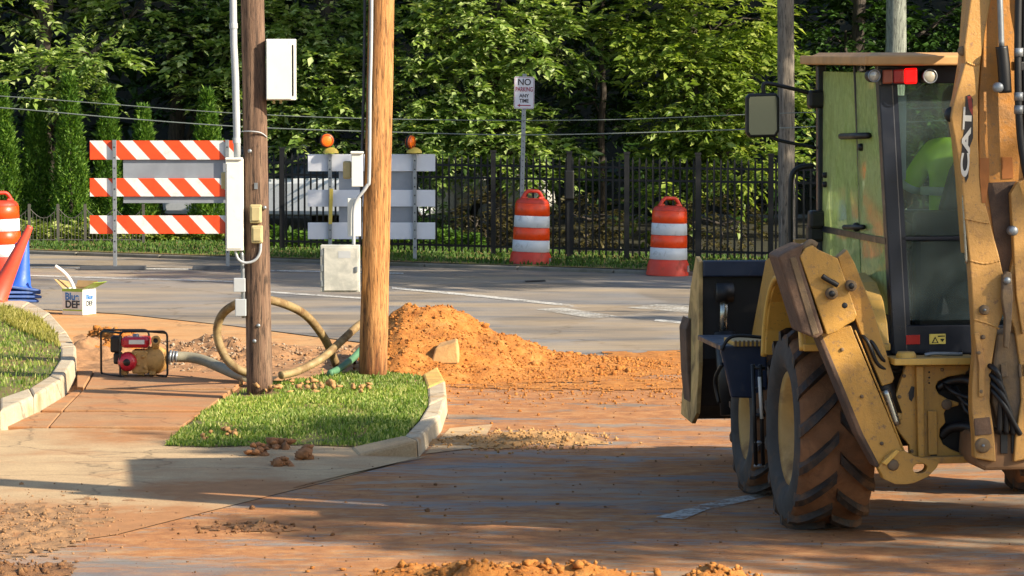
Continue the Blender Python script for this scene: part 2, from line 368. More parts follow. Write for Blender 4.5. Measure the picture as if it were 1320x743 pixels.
ZK = 0.15
lo = smoothpath([G(-60,574), G(0,556), G(44,535), G(80,512), G(99,484), G(100,466), G(88,446), G(66,420), G(40,405), G(0,398)], 1)
li = smoothpath([G(-60,525,ZK), G(0,513,ZK), G(38,500,ZK), G(64,484,ZK), G(78,462,ZK), G(78,448,ZK), G(70,432,ZK), G(52,412,ZK), G(25,399,ZK), G(-20,393,ZK)], 1)
lo = [V2(p.x, p.y) for p in lo]; li = [V2(p.x, p.y) for p in li]
kerb('lawn_kerb', lo, li, ZK, 1, [M_KERB])
ZI = 0.13
io = [G(566,489), G(576,508), G(578,530), G(570,556), G(540,590), G(462,589)]
ii = [G(545,482,ZI), G(551,500,ZI), G(552,522,ZI), G(540,542,ZI), G(522,561,ZI), G(452,570,0.05)]
ii = [V2(p.x, p.y) for p in ii]
kerb('island_kerb', io, ii, ZI, 1, [M_KERBY, M_KERB, M_KERB, M_KERB, M_DRIVE, M_DRIVE, M_DRIVE], [ZI]*5+[0.012])
# concrete gutter pan by the island kerb
gut = struct(sheet('gutter_pan', [G(580,553), G(635,548), G(618,578), G(548,586)], M_DRIVE, 0.006))
struct(sheet('gutter_strip', [G(541,592.5), G(554,588.5), G(450,613), G(380,630), G(378,629.2), G(448,611)], M_DRIVE, 0.010))

# lawns --------------------------------------------------------------------------------------------------
island = [G(543,484,ZI), G(550,500,ZI), G(551,521,ZI), G(538,541,ZI), G(520,561,ZI), G(452,569,0.05), G(400,572,0.02), G(338,574,0.01), G(270,577,0.005), G(213,575,0.005), G(232,556,0.02), G(262,530,0.05), G(300,500,0.1), G(335,486,ZI), G(420,480,ZI), G(500,478,ZI)]
island = [V2(p.x, p.y) for p in island]
lawn = [p for p in li[1:]] + [V2(-8.5, 43.8), V2(-14, 46.0), V2(-14, 27.6)]
def island_z(x, y):
    u_x = np.interp(x, [-2.75, -1.9, -1.3], [0.012, 0.075, 0.115]); return 0.010+(u_x-0.010)*np.clip((y-28.15-0.75*np.clip(-1.3-x, 0, 1))/0.9+np.clip((x+1.15)/0.35, 0, 1), 0, 1)
def mesh_lawn(name, poly, zf, m):
    import bmesh
    bm = bmesh.new(); f = bm.faces.new([bm.verts.new((p.x, p.y, 0)) for p in poly]); bmesh.ops.triangulate(bm, faces=[f])
    for _ in range(2): bmesh.ops.subdivide_edges(bm, edges=bm.edges[:], cuts=1, use_grid_fill=True)
    for v in bm.verts: v.co.z = float(zf(v.co.x, v.co.y))
    bmesh.ops.recalc_face_normals(bm, faces=bm.faces[:]); me = bpy.data.meshes.new(name); bm.to_mesh(me); bm.free()
    return struct(link(name, me, m))
M_TURF = mat('turf_soil', '#5f6230', 0.95, var=0.3, scale=9, bump=0.5, dirt='#86683c', damt=0.55, dscale=2.5)
mesh_lawn('island_turf', island, island_z, M_TURF)
mesh_lawn('lawn_turf', lawn, lambda x, y: ZK-0.02, M_TURF)
verge = [V2(-70, farE(-70)), V2(60, farE(60)), V2(60, farE(60)+4.0), V2(-70, farE(-70)+4.0)]
mesh_lawn('grass_verge', verge, lambda x, y: 0.06, M_TURF)
# far kerb
M_FARK = mat('grey_far_kerb', '#7b776e', 0.9, var=.2, scale=2, dirt='#5c5a4c', damt=.5, dscale=1.5)
fk = empty('far_kerb', (0,0,0), None, None); fk['kind'] = 'structure'
dv = Vector((1, -0.568, 0)).normalized(); nv = Vector((0.568, 1, 0)).normalized()
for i in range(-14, 8):
    a = Vector((-6.4, 55.1, 0)) + dv*(i*1.5+0.01); b = a + dv*1.48
    MB().prism([tuple(a-nv*0.10-Vector((0,0,0.05))), tuple(b-nv*0.10-Vector((0,0,0.05))), tuple(b+nv*0.08-Vector((0,0,0.05))), tuple(a+nv*0.08-Vector((0,0,0.05)))], (0,0,0.10)).build('kerb_stone', M_FARK, fk, bevel=0.015)

def grass(name, poly, zf, n, hmin, hmax, m, seed, label, w=0.006, bare=None):
    rng = np.random.default_rng(seed); xs = [p.x for p in poly]; ys = [p.y for p in poly]
    X = rng.uniform(min(xs), max(xs), n*3); Y = rng.uniform(min(ys), max(ys), n*3)
    k = inpoly(X, Y, [(p.x, p.y) for p in poly]); X, Y = X[k][:n], Y[k][:n]; n = len(X)
    Z = np.array([float(zf(x, y)) for x, y in zip(X, Y)]) if n < 60000 else np.full(n, zf(0, 0))
    tuft = np.array([0.75+0.5*mnoise.noise(Vector((x*2.2, y*2.2, 3))) for x, y in zip(X, Y)])
    if bare is not None:
        pn = np.array([mnoise.fractal(Vector((x*1.7, y*1.3, 8.0)), 1.0, 2.0, 4) for x, y in zip(X, Y)]); bb = np.zeros(n)
        for bx_, by_, br in bare: bb = np.maximum(bb, np.clip(1-np.hypot(X-bx_, Y-by_)/br, 0, 1))
        keep = rng.random(n) > np.clip((pn-0.02)*1.5, 0, 0.8)+bb*1.3; X, Y, Z, tuft = X[keep], Y[keep], Z[keep], tuft[keep]; n = len(X); tuft = tuft*(1-0.5*np.clip(pn[keep], 0, 1))
    H = rng.uniform(hmin, hmax, n)*tuft*np.where(rng.random(n) < 0.06, rng.uniform(1.2, 2.0, n), 1.0); a = rng.random(n)*6.283; ln = rng.uniform(0.1, 0.75, n)*H; b = rng.random(n)*6.283
    W = w*rng.uniform(0.7, 1.5, n); dx, dy = np.cos(a)*W, np.sin(a)*W
    p0 = np.stack([X-dx, Y-dy, Z-0.01], 1); p1 = np.stack([X+dx, Y+dy, Z-0.01], 1)
    mx, my = X+np.cos(b)*ln*0.35, Y+np.sin(b)*ln*0.35
    p2 = np.stack([mx+dx*0.8, my+dy*0.8, Z+H*0.6], 1); p3 = np.stack([mx-dx*0.8, my-dy*0.8, Z+H*0.6], 1)
    p4 = np.stack([X+np.cos(b)*ln, Y+np.sin(b)*ln, Z+H], 1)
    V = np.stack([p0, p1, p2, p3, p4], 1).reshape(-1, 3); i = np.arange(n)[:, None]*5
    F = np.concatenate([i+np.array([[0,1,2]]), i+np.array([[0,2,3]]), i+np.array([[3,2,4]])], 1).reshape(-1, 3)
    o = link(name, np_mesh(name, V, F), m); return tag(o, label, 'grass', None, 'stuff')
M_GRASS = leaf_mat('grass_blades', '#5a7628', '#88a046', '#c8c486', 0.4, 0.5)
M_GRASSD = leaf_mat('dry_grass_blades', '#8a8a3c', '#a39a50', '#b8ab6a', 0.35, 0.6)
M_GRASSV = leaf_mat('verge_blades', '#34501c', '#466626', '#5f7d36', 0.3, 0.6)
grass('island_grass', island, island_z, 34000, 0.015, 0.055, M_GRASS, 1, 'bright green mown grass on the kerbed island below the poles', bare=((-2.2, 32.0, 0.45), (-1.75, 32.3, 0.5), (-1.3, 32.6, 0.35), (-2.6, 29.6, 0.2)))
grass('lawn_grass', lawn, lambda x, y: ZK-0.02, 60000, 0.02, 0.06, M_GRASS, 2, 'bright green lawn inside the curved kerb at left', bare=())
edge = [V2(p.x, p.y) for p in (G(52,412,ZK), G(72,432,ZK), G(78,446,ZK), G(40,432,ZK), G(0,412,ZK), G(-20,395,ZK), G(20,399,ZK))]
grass('dry_grass_edge', edge, lambda x, y: ZK-0.015, 5000, 0.05, 0.10, M_GRASSD, 3, 'yellowed grass along the far edge of the lawn by the cones')
vv = [V2(-16, farE(-16)+.1), V2(8, farE(8)+.1), V2(8, farE(8)+4), V2(-16, farE(-16)+4)]
grass('verge_grass', vv, lambda x, y: 0.06, 45000, 0.02, 0.075, M_GRASSV, 4, 'dark green grass verge at the foot of the black fence', 0.01)

# painted markings ----------------------------------------------------------------------------------------
def stripe(px, name='lane_line'):
    o = sheet(name, [G(*p) for p in px], M_PAINT, 0.006); return struct(o)
stripe([(20,344.5), (300,347.5), (520,352.5), (520,354), (300,349.2), (20,346)])
stripe([(0,354), (180,359), (320,363.5), (320,365), (180,361), (0,355.5)])
stripe([(505,370.5), (620,381), (742,394), (738,396.2), (618,383.6), (505,373)])
stripe([(330,375), (480,385), (480,387), (330,377)])
stripe([(690,399.5), (726,397.5), (800,409), (762,411)], 'crosswalk_bar').data.materials[0] = M_PAINTW
stripe([(806,397), (846,393), (895,394.5), (895,405), (852,401)], 'crosswalk_bar').data.materials[0] = M_PAINTW
stripe([(845,412), (890,416), (888,419), (843,414.5)])
stripe([(845,668), (905,651), (1000,632), (1004,638), (912,658), (880,671)], 'lane_line').data.materials[0] = M_PAINTW
# cracks and drain
M_BLACK = mat('black_rubber', '#141414', 0.7, var=0.2)
struct(sheet('road_drain', [G(676,362.5), G(702,361.5), G(704,363.2), G(678,364.6)], M_BLACK, 0.006))

# soil heaps ----------------------------------------------------------------------------------------------
def mound_h(x, y):
    # ridge with a steep left end and a long tail to the right
    top = np.interp(x, [-1.42, -1.25, -1.02, -0.62, -0.35, 0.0, 0.35, 0.8, 1.3, 1.9], [0, 0.40, 0.62, 0.60, 0.46, 0.30, 0.16, 0.06, 0.02, 0])
    yc = 35.2 + 0.35*(x+0.6)*0.5; wf = 1.7; wb = 1.4
    d = (yc-y)/wf if y < yc else (y-yc)/wb
    p = max(0.0, 1-abs(d))**(0.9+0.5*min(1, max(0, (x+0.3))))
    h = top*p; n = fbm(x*2.2, y*2.2, 1)*0.07+fbm(x*11, y*11, 2, 3)*0.024
    return h+n*min(1, h*6) if h > 0.004 else 0.0
md = empty('soil_mound', (0,0,0), 'large heap of loose orange clay soil beside the sunlit pole', 'soil heap')
heightfield('heap', -1.6, 2.4, 33.0, 37.0, 0.035, mound_h, M_SOIL, md)
rg = random.Random(5); pts = []; sz = []
while len(pts) < 7000:
    x, y = rg.uniform(-1.5, 2.5), rg.uniform(33.0, 36.8); h = mound_h(x, y)
    if h > 0.01 or rg.random() < 0.10:
        s = (0.004+0.012*rg.random()**2.2)*(2.6 if rg.random() < 0.035 else 1); pts.append((x, y, h+s*0.25)); sz.append(s)
c = link('soil_crumbs', clods_mesh('soil_crumbs', pts, sz, 3), M_SOIL, md); c['kind'] = 'stuff'
ch = P(575, 452, 34.0)
chunk = MB().add([(ch.x-0.14,ch.y-.02,ch.z-0.12),(ch.x+0.12,ch.y-.05,ch.z-0.12),(ch.x+0.13,ch.y+.25,ch.z-0.05),(ch.x-.1,ch.y+.25,ch.z-0.05),(ch.x-0.10,ch.y+.02,ch.z+0.02),(ch.x+0.10,ch.y-.01,ch.z+0.08),(ch.x+0.10,ch.y+.2,ch.z+0.10),(ch.x-0.06,ch.y+.2,ch.z+0.06)],
   [(0,3,2,1),(4,5,6,7),(0,1,5,4),(1,2,6,5),(2,3,7,6),(3,0,4,7)]).build('rock', mat('pale_clay_rock', '#c79a63', 0.9, var=0.15, bump=0.4, bscale=20), None, bevel=0.015)
tag(chunk, 'pale tan block of rock sticking out of the orange soil heap', 'rock')
# spilled soil tail across the road, foreground soil ridges, dirt at lower left
def tail_h(x, y):
    t = np.interp(x, [-0.9, 0.0, 1.2, 2.6, 3.4], [0, 0.008, 0.014, 0.010, 0])*max(0, 1-abs(y-33.3-0.1*x)/0.8)
    t2 = np.interp(x, [0.6, 1.4, 2.6, 3.3], [0, 0.02, 0.018, 0])*max(0, 1-abs(y-36.6)/0.8); t = max(t, t2)
    return t*(0.6+1.2*fbm(x*6, y*6, 7)) if t > 0 else 0
st = empty('spilled_soil', (0,0,0.004), 'thin spill of crumbly orange soil trailing right from the heap', 'soil')
heightfield('spill', -1.0, 3.5, 32.2, 37.4, 0.05, tail_h, M_SOIL, st)['kind'] = 'stuff'
pts, sz = [], []
for _ in range(1500):
    x = rg.gauss(0.9, 1.1); y = rg.gauss(33.2, 0.9); s = 0.003+0.012*rg.random()**2; pts.append((x, y, s*0.4)); sz.append(s)
c = link('soil_crumbs', clods_mesh('soil_crumbs', pts, sz, 4), M_SOIL, st); c['kind'] = 'stuff'
def ridge(name, label, cx, cy, rx, ry, hh, m, seed, nc, smin=0.008, smax=0.03):
    e = empty(name, (0,0,0.004), label, 'soil')
    def h(x, y):
        d = ((x-cx)/rx)**2+((y-cy)/ry)**2
        d += 0.9*fbm(x*2.2, y*1.6, seed+3.3)+0.35*fbm(x*9, y*9, seed)
        if d >= 1: return 0
        d = max(d, 0)
        return hh*(1-d)*(0.55+0.9*fbm(x*2.5, y*2.5, seed)) + (1-d)*0.035*fbm(x*10, y*10, seed, 3)
    heightfield('heap', cx-rx, cx+rx, cy-ry, cy+ry, 0.03, h, m, e)
    r2 = random.Random(seed); pts, sz = [], []
    for _ in range(nc):
        x, y = cx+r2.gauss(0, rx*0.5), cy+r2.gauss(0, ry*0.55); s = r2.uniform(smin, smax)*(0.6 if r2.random() < .7 else 1)
        pts.append((x, y, max(0, h(x, y))+s*0.3)); sz.append(s)
    c = link('soil_crumbs', clods_mesh('soil_crumbs', pts, sz, seed), m, e); c['kind'] = 'stuff'
q = G(640, 748); ridge('soil_ridge', 'row of orange soil clods at the very bottom of the view', q.x, q.y, 0.85, 0.5, 0.13, M_SOIL, 21, 420)
q = G(930, 752); ridge('soil_ridge', 'small orange soil clump at bottom edge below the tyre', q.x, q.y, 0.28, 0.35, 0.10, M_SOIL, 22, 160)
q = G(30, 680); ridge('soil_ridge', 'low brown soil patch on the driveway at lower left', q.x, q.y, 0.6, 1.5, 0.018, mat('dry_brown_soil', '#94714e', 0.95, var=.3, scale=9, bump=.6), 23, 900, 0.004, 0.014)
q = G(15, 742); ridge('soil_ridge', 'brown soil clods in the bottom left corner', q.x, q.y, 0.35, 0.5, 0.05, M_SOILD, 24, 160)
q = G(545, 672); 0 and ridge('soil_ridge', 'thin spread of brown soil tracked over the street', q.x, q.y, 0.6, 0.9, 0.010, M_SOILD, 25, 420, 0.003, 0.012)
q = G(320, 682); ridge('soil_ridge', 'line of brown crumbs along the gutter', q.x, q.y, 0.35, 0.3, 0.025, M_SOILD, 26, 130, 0.006, 0.016)
q = G(670, 568); ridge('soil_ridge', 'pale gravelly soil scattered by the end of the island kerb', q.x, q.y, 0.7, 0.7, 0.02, mat('sandy_gravel', '#a8804f', 0.95, var=.3, scale=20), 27, 700, 0.006, 0.018)
# loose crumbs over the street
pts, sz = [], []
for _ in range(1600):
    x, y = rg.uniform(-2.2, 6.0), rg.uniform(20.5, 31); s = 0.002+0.008*rg.random()**3*(2.2 if rg.random() < .06 else 1); pts.append((x, y, s*0.4)); sz.append(s)
tag(link('loose_crumbs', clods_mesh('loose_crumbs', pts, sz, 31), M_SOILD), 'brown soil crumbs scattered over the street', 'soil', None, 'stuff')
# clods by the island, clods on its grass
for i, (u, v, s, lb) in enumerate(((336, 587, 0.085, 'brown soil clod leftmost of the four before the island'), (361, 579, 0.09, 'largest brown soil clod at the back of the four before the island'),
        (363, 601, 0.07, 'brown soil clod nearest the viewer of the four before the island'), (395, 593, 0.065, 'brown soil clod rightmost of the four before the island'))):
    q = G(u, v); r2 = random.Random(i+50); pts = [(q.x+r2.gauss(0, s*0.55), q.y+r2.gauss(0, s*0.5), abs(r2.gauss(0.03, 0.02))) for _ in range(16)]
    tag(link('soil_clod', clods_mesh('soil_clod', pts, [r2.uniform(0.02, 0.045) for _ in pts], 60+i), mat('pale_brown_clod', '#9a6a44', 0.95, var=.3, scale=12, bump=.5)), lb, 'clod', 'soil clods in front of the island')
for i, (u, v, n, s, lb) in enumerate(((296, 548, 12, 0.06, 'pale clod of clay lying on the left of the island grass'), (268, 553, 4, 0.03, 'tiny pale clod left of the clay on the island grass'), (395, 500, 34, 0.24, 'patch of broken pale clay behind the island grass by the left pole'), (460, 507, 10, 0.10, 'small clay crumbs on the island grass below the sunlit pole'))):
    q = G(u, v, 0.11); r2 = random.Random(i+80)
    pts = [(q.x+r2.gauss(0, s), q.y+r2.gauss(0, min(s, 0.25)), float(island_z(q.x, q.y))+0.02+abs(r2.gauss(0.02, 0.015))) for _ in range(n)]
    tag(link('clay_clods', clods_mesh('clay_clods', pts, [r2.uniform(0.010, 0.034) for _ in pts], 90+i), mat('pale_clay', '#ab8152', 0.95, var=.25, scale=10, bump=.4)), lb, 'clods', None, 'stuff')
# trench with gravel behind the pump
def trench_h(x, y):
    c = 36.2-0.18*(x+2); d = abs(y-c)/1.9
    if d >= 1: return 0
    return max(0.0, (1-d)*(0.10+0.20*fbm(x*1.3, y*1.6, 12))+ (1-d)*0.05*fbm(x*8, y*8, 13))
tr = empty('trench_spoil', (0,0,-0.01), 'strip of dug up soil and gravel behind the red pump', 'soil')
heightfield('spoil', -4.3, -1.5, 34.0, 38.6, 0.04, trench_h, mat('mixed_spoil', '#9b7450', 0.95, var=0.45, scale=7, bump=0.8, bscale=30), tr)
pts, sz = [], []
for _ in range(1000):
    x = rg.uniform(-3.6, -1.45); y = 36.0-0.18*(x+2)+rg.gauss(0, 0.75); s = rg.uniform(0.006, 0.019); pts.append((x, y, trench_h(x, y)+s*0.3)); sz.append(s)
c = link('gravel', clods_mesh('gravel', pts, sz, 33), M_GRAVEL, tr); c['kind'] = 'stuff'
ph = G(140, 462); 
def pile_h(x, y):
    d = ((x-ph.x)/0.42)**2+((y-ph.y-0.35)/0.7)**2
    return (0.27*(1-d)**0.7)*(0.8+0.7*fbm(x*4, y*4, 41)) if d < 1 else 0
pl = empty('soil_pile', (0,0,-0.004), 'small reddish soil pile standing just behind the red pump', 'soil heap')
heightfield('heap', ph.x-.5, ph.x+.5, ph.y-.4, ph.y+1.1, 0.03, pile_h, M_SOIL, pl)
pts, sz = [], []
for _ in range(260):
    x, y = ph.x+rg.gauss(0, .25), ph.y+.3+rg.gauss(0, .3); s = rg.uniform(.01, .035); pts.append((x, y, max(0, pile_h(x, y))+s*.2)); sz.append(s)
c = link('soil_crumbs', clods_mesh('soil_crumbs', pts, sz, 43), M_SOIL, pl); c['kind'] = 'stuff'
# ================================================================== UTILITY POLES
def wood_mat(name, a, b, c, gray=0.0):
    k = NT(name); g1 = k.noise(6, 6, 0.65, 1.2, (3.0, 3.0, 0.16)); g2 = k.noise(20, 6, 0.75, 0.8, (2.5, 2.5, 0.22))
    col = k.ramp(g1, [(0.28, C(a)), (0.5, C(b)), (0.75, C(c))])
    crack = k.ramp(g2, [(0.38, 0.22), (0.52, 1.0)])
    col = k.mix(1.0, col, crack, 'MULTIPLY')
    vo = k.n('ShaderNodeTexVoronoi'); vo.inputs['Scale'].default_value = 1.0; k.l(k.mapped((5, 5, 2.2)), vo.inputs[0])
    knot = k.ramp(vo.outputs['Distance'], [(0.06, 0.35), (0.13, 1.0)])
    col = k.mix(1.0, col, knot, 'MULTIPLY')
    if gray:                                              # old creosote stain at the butt of the pole
        sp = k.n('ShaderNodeSeparateXYZ'); k.l(k.co, sp.inputs[0])
        st = k.ramp(k.math('ADD', sp.outputs['Z'], k.math('MULTIPLY', g1, 0.8)), [(0.45, 0.85), (1.0, 0.0)])
        col = k.mix(st, col, k.mix(1.0, col, C('#8a6244'), 'MULTIPLY'))
    k.col(col); k.p.inputs['Roughness'].default_value = 0.85; k.bump(k.math('ADD', g2, k.math('MULTIPLY', g1, 0.6)), 0.7, 0.02); return k.m
M_POLE1 = wood_mat('weathered_brown_pole', '#4f3d31', '#735845', '#957a62')
M_POLE2 = wood_mat('fresh_orange_pole', '#85562e', '#b57f48', '#d3a068', 1)
M_POLE3 = wood_mat('grey_pole', '#5f564c', '#7d7468', '#93897c')
M_WHITE = mat('white_powder_coat', '#dcdcd4', 0.5, var=0.05, scale=5, dirt='#a8a294', damt=0.12, dscale=6)
M_PVC = mat('grey_pvc', '#a9adb0', 0.5, var=0.08)
M_GALV = mat('galvanised_steel', '#8d9296', 0.45, metal=0.6, var=0.15, scale=14)
M_TANBOX = mat('tan_cast_box', '#b3a578', 0.6, var=0.12, scale=10)
M_DARKPIPE = mat('dark_pipe', '#2c3038', 0.55)
def make_pole(name, label, pts_px, Y, r0, r1, m):
    """pts_px: (u,v) at the base and (u,v) at the top of the frame"""
    b, t = P(*pts_px[0], Y), P(*pts_px[1], Y); b.z = min(b.z, 0.10)-0.1; d = (t-b)/(t.z-b.z); top = b+d*(9.2-b.z)
    root = empty(name, (b.x, b.y, 0), label, 'pole', 'wooden utility poles'); off = Vector((b.x, b.y, 0))
    n = 46; ps = []; rs = []
    for i in range(n+1):
        f = i/n; p = b.lerp(top, f)-off; j = Vector((mnoise.noise(Vector((f*6, 1, Y))), mnoise.noise(Vector((f*6, 9, Y))), 0))*0.006
        ps.append(p+j); rs.append((r0+(r1-r0)*f*2.2 if f < 0.45 else r1)*(1+0.035*mnoise.noise(Vector((f*25, 4, Y)))))
    MB().tube(ps, rs, 22).build('shaft', m, root, True)
    ax = lambda z: b+d*(z-b.z)
    # cross arm and insulators above the frame
    za = ax(8.5)-off
    MB().box(za.x-1.1, za.x+1.1, za.y-0.16, za.y-0.06, 8.42, 8.54).build('cross_arm', m, root, bevel=0.01)
    for k in (-1.0, -0.4, 0.4, 1.0): MB().lathe([(0.02,0),(0.05,0.02),(0.03,0.05),(0.05,0.07),(0.03,0.12),(0.0,0.13)], (za.x+k, za.y-0.11, 8.54), 10).build('insulator', M_TANBOX, root, True)
    return root, off
Y1 = 32.0; Y2 = 33.1
p1, o1 = make_pole('utility_pole', 'weathered brown wooden pole with a white panel box, standing left of the sunlit pole', [(335, 498), (325.5, 0)], Y1, 0.113, 0.097, M_POLE1)
p2, o2 = make_pole('utility_pole', 'orange sunlit wooden pole with grey cabinet, beside the soil heap', [(480, 487), (492, 0)], Y2, 0.128, 0.112, M_POLE2)
p3, o3 = make_pole('utility_pole', 'pale grey wooden pole across the street behind the mirror', [(1015, 345), (1012.5, 0)], 50.6, 0.118, 0.112, M_POLE3)
def loc(u, v, Y, o): return P(u, v, Y)-o
def fbox(name, u0, u1, v0, v1, Y, depth, m, root, o, bevel=0.006):
    a, b = P(u0, v1, Y)-o, P(u1, v0, Y)-o
    return MB().box(a.x, b.x, a.y, a.y+depth, a.z, b.z).build(name, m, root, bevel=bevel)
def ftube(name, pts, Y, r, m, root, o, n=10, sm=6):
    return MB().tube(smoothpath([P(*p[:2], Y+(p[2] if len(p) > 2 else 0))-o for p in pts], sm), r, n).build(name, m, root, True)
# left pole fittings
cb = fbox('panel_box', 343.5, 375.5, 52, 128.5, Y1-0.16, 0.02, M_WHITE, p1, o1); cb['label'] = 'bright white box on the right side of the left pole'
a, b = P(343, 129.5, Y1-0.14)-o1, P(378, 50.5, Y1-0.14)-o1
sh = MB().box(a.x, b.x+0.012, a.y+.002, a.y+0.24, a.z, b.z).build('housing', M_WHITE, cb, bevel=0.006)
for u in (353, 362): MB().cyl(P(u, 129, Y1-0.05)-o1, P(u, 134, Y1-0.05)-o1, 0.012).build('cable_gland', M_TANBOX, cb)
fbox('latch', 376.6, 378.2, 58, 124, Y1-0.15, 0.008, M_BLACK, cb, o1, 0)
ftube('conduit', [(300, -420), (300.5, 0), (303.5, 100), (306, 206)], Y1-0.07, 0.031, M_PVC, p1, o1, 14, 3)
for v, u in ((30, 301), (178, 305)): MB().cyl(P(u, v, Y1-0.07)-o1, P(u+0.2, v+7, Y1-0.07)-o1, 0.036, 14).build('coupling', M_PVC, p1)
cx_ = fbox('riser_box', 291, 313, 205, 323.5, Y1-0.15, 0.13, M_WHITE, p1, o1); fbox('cover', 290, 312, 203.5, 206.5, Y1-0.17, 0.16, M_WHITE, cx_, o1)
fbox('cover', 292.5, 311, 211, 321, Y1-0.157, 0.012, M_WHITE, cx_, o1, 0.003)
for (u0, u1, v0, v1) in ((322, 337, 264, 288), (324, 338.5, 291, 314)):
    j = fbox('junction_box', u0, u1, v0, v1, Y1-0.15, 0.07, M_TANBOX, p1, o1, 0.012); fbox('lid', u0+2, u1-2, v0+3, v1-3, Y1-0.162, 0.014, M_TANBOX, j, o1, 0.006)
ftube('flexible_conduit', [(336, 312), (335, 326), (328, 336), (316, 339), (307, 334), (303, 322)], Y1-0.12, 0.012, M_PVC, p1, o1)
ftube('riser_pipe', [(311, 322), (313, 345), (314, 410)], Y1-0.06, 0.018, M_GALV, p1, o1, 10, 2)
for (u0, u1, v0, v1) in ((301, 316, 359, 377), (303, 317, 386, 408)): fbox('outlet_box', u0, u1, v0, v1, Y1-0.12, 0.08, M_PVC, p1, o1)
fbox('meter', 285, 292, 222, 244, Y1-0.05, 0.09, M_TANBOX, p1, o1, 0.012)
ring = [P(309, 170, Y1)-o1, P(320, 169.5, Y1-.115)-o1, P(335, 171, Y1-.115)-o1, P(344, 177, Y1-.04)-o1]
MB().tube(smoothpath(ring, 6), 0.006, 6).build('tie_wire', M_PVC, p1, True)
for v, u in ((195, 322), (420, 333), (440, 328), (268, 341)): MB().lathe([(0.0,-0.012),(0.014,-0.012),(0.018,0.0),(0.018,.02)], P(u, v, Y1-0.105)-o1, 10, 'y').build('bolt', M_GALV, p1, True)
# right pole fittings
ftube('dark_conduit', [(471, -420), (470.5, 0), (467, 190), (464, 320)], Y2-0.02, 0.013, M_DARKPIPE, p2, o2, 8, 3)
ftube('conduit', [(480, -420), (479, 0), (477, 120), (476, 225), (473, 240), (460, 258), (456, 275), (456, 318)], Y2-0.13, 0.016, M_PVC, p2, o2, 10, 5)
b1 = fbox('riser_box', 453, 467.5, 197, 241, Y2-0.14, 0.11, M_WHITE, p2, o2); fbox('cover', 451.5, 468.5, 195.5, 198.5, Y2-0.16, 0.14, M_WHITE, b1, o2)
fbox('riser_box', 448, 465, 256, 305, Y2-0.10, 0.07, M_WHITE, p2, o2)
cab = fbox('cabinet', 413, 463.5, 316.5, 377, Y2-0.19, 0.17, mat('dusty_grey_cabinet', '#a2a39c', 0.7, var=0.10, scale=5, dirt='#c4c2b8', damt=0.55, dscale=7), p2, o2)
fbox('cabinet_door', 417.5, 461.5, 319.5, 375, Y2-0.203, 0.014, MATS['dusty_grey_cabinet'], cab, o2, 0.004)
for v in (326, 346, 366): fbox('hinge', 413.5, 416.8, v-4, v+4, Y2-0.198, 0.012, M_GALV, cab, o2, 0.002)
fbox('meter', 442, 452.5, 208, 231, Y2-0.08, 0.09, M_TANBOX, p2, o2, 0.014)
fbox('door_lock', 458, 461, 344, 351, Y2-0.215, 0.012, M_GALV, cab, o2, 0.002); fbox('notice_plate', 436, 452, 324, 333, Y2-0.2045, 0.002, M_PVC, cab, o2, 0)
for (u, v, rt, Yq, oq) in ((330, 240, p1, Y1-0.112, o1),):
    fbox('metal_tag', u-2.2, u+2.2, v-4, v+4, Yq, 0.004, M_GALV, rt, oq, 0)
# overhead cables ----------------------------------------------------------------------------------------
M_CABLE = mat('cable_sheath', '#626b68', 0.6, var=0.1)
def cable(label, pts, Y, r=0.011):
    q = smoothpath([P(*p, Y) for p in pts], 8); tag(MB().tube(q, r, 6).build('cable', M_CABLE, None, True), label, 'cable', 'cables slung above the fence')
cable('upper thin cable slung in front of the trees', [(-700, 86), (-300, 106), (0, 124), (300, 146), (520, 154), (760, 155), (960, 148), (1100, 143), (1500, 128)], 49.8, 0.0065)
cable('lower pale cable slung in front of the trees', [(-700, 92), (-300, 118), (0, 139), (150, 152), (320, 164), (520, 171), (700, 174), (960, 167), (1100, 161), (1500, 142)], 49.6, 0.0085)

# ================================================================== BARRICADES
def stripe_mat():
    k = NT('orange_white_chevron_sheeting'); sp = k.n('ShaderNodeSeparateXYZ'); k.l(k.co, sp.inputs[0])
    s = k.math('ADD', sp.outputs['X'], k.math('MULTIPLY', sp.outputs['Z'], 0.92))
    f = k.math('FRACT', k.math('MULTIPLY', s, 1/0.415)); g_ = k.math('LESS_THAN', f, 0.55)
    wear = k.ramp(k.math('MULTIPLY', k.noise(9, 6, 0.7), k.math('ADD', k.noise(60, 4, 0.8), 0.5)), [(0.3, 0.72), (0.5, 1.0)])
    c = k.mix(g_, C('#d8d6d2'), C('#e2491c')); k.col(k.mix(1.0, c, wear, 'MULTIPLY')); k.p.inputs['Roughness'].default_value = 0.4; return k.m
M_STRIPE = stripe_mat()
M_RAIL = mat('plain_rail_back', '#d8dae0', 0.5, var=0.06, scale=4)
M_PANEL = mat('aluminium_sign_back', '#8b9098', 0.5, metal=0.35, var=0.12, scale=3)
M_REFL_O = mat('orange_reflective', '#f0480f', 0.35, var=0.12, scale=10, dirt='#a84428', damt=0.22, dscale=7)
M_REFL_W = mat('white_reflective', '#d3d6d8', 0.4, var=0.05, scale=10, dirt='#98948a', damt=0.28, dscale=8)
M_LAMP = mat('amber_lens', '#f0701a', 0.25, var=0.1, scale=30)
M_LAMPB = mat('yellow_lamp_housing', '#c8b04a', 0.5)
M_AMBR = mat('amber_ring', '#b84c10', 0.3)
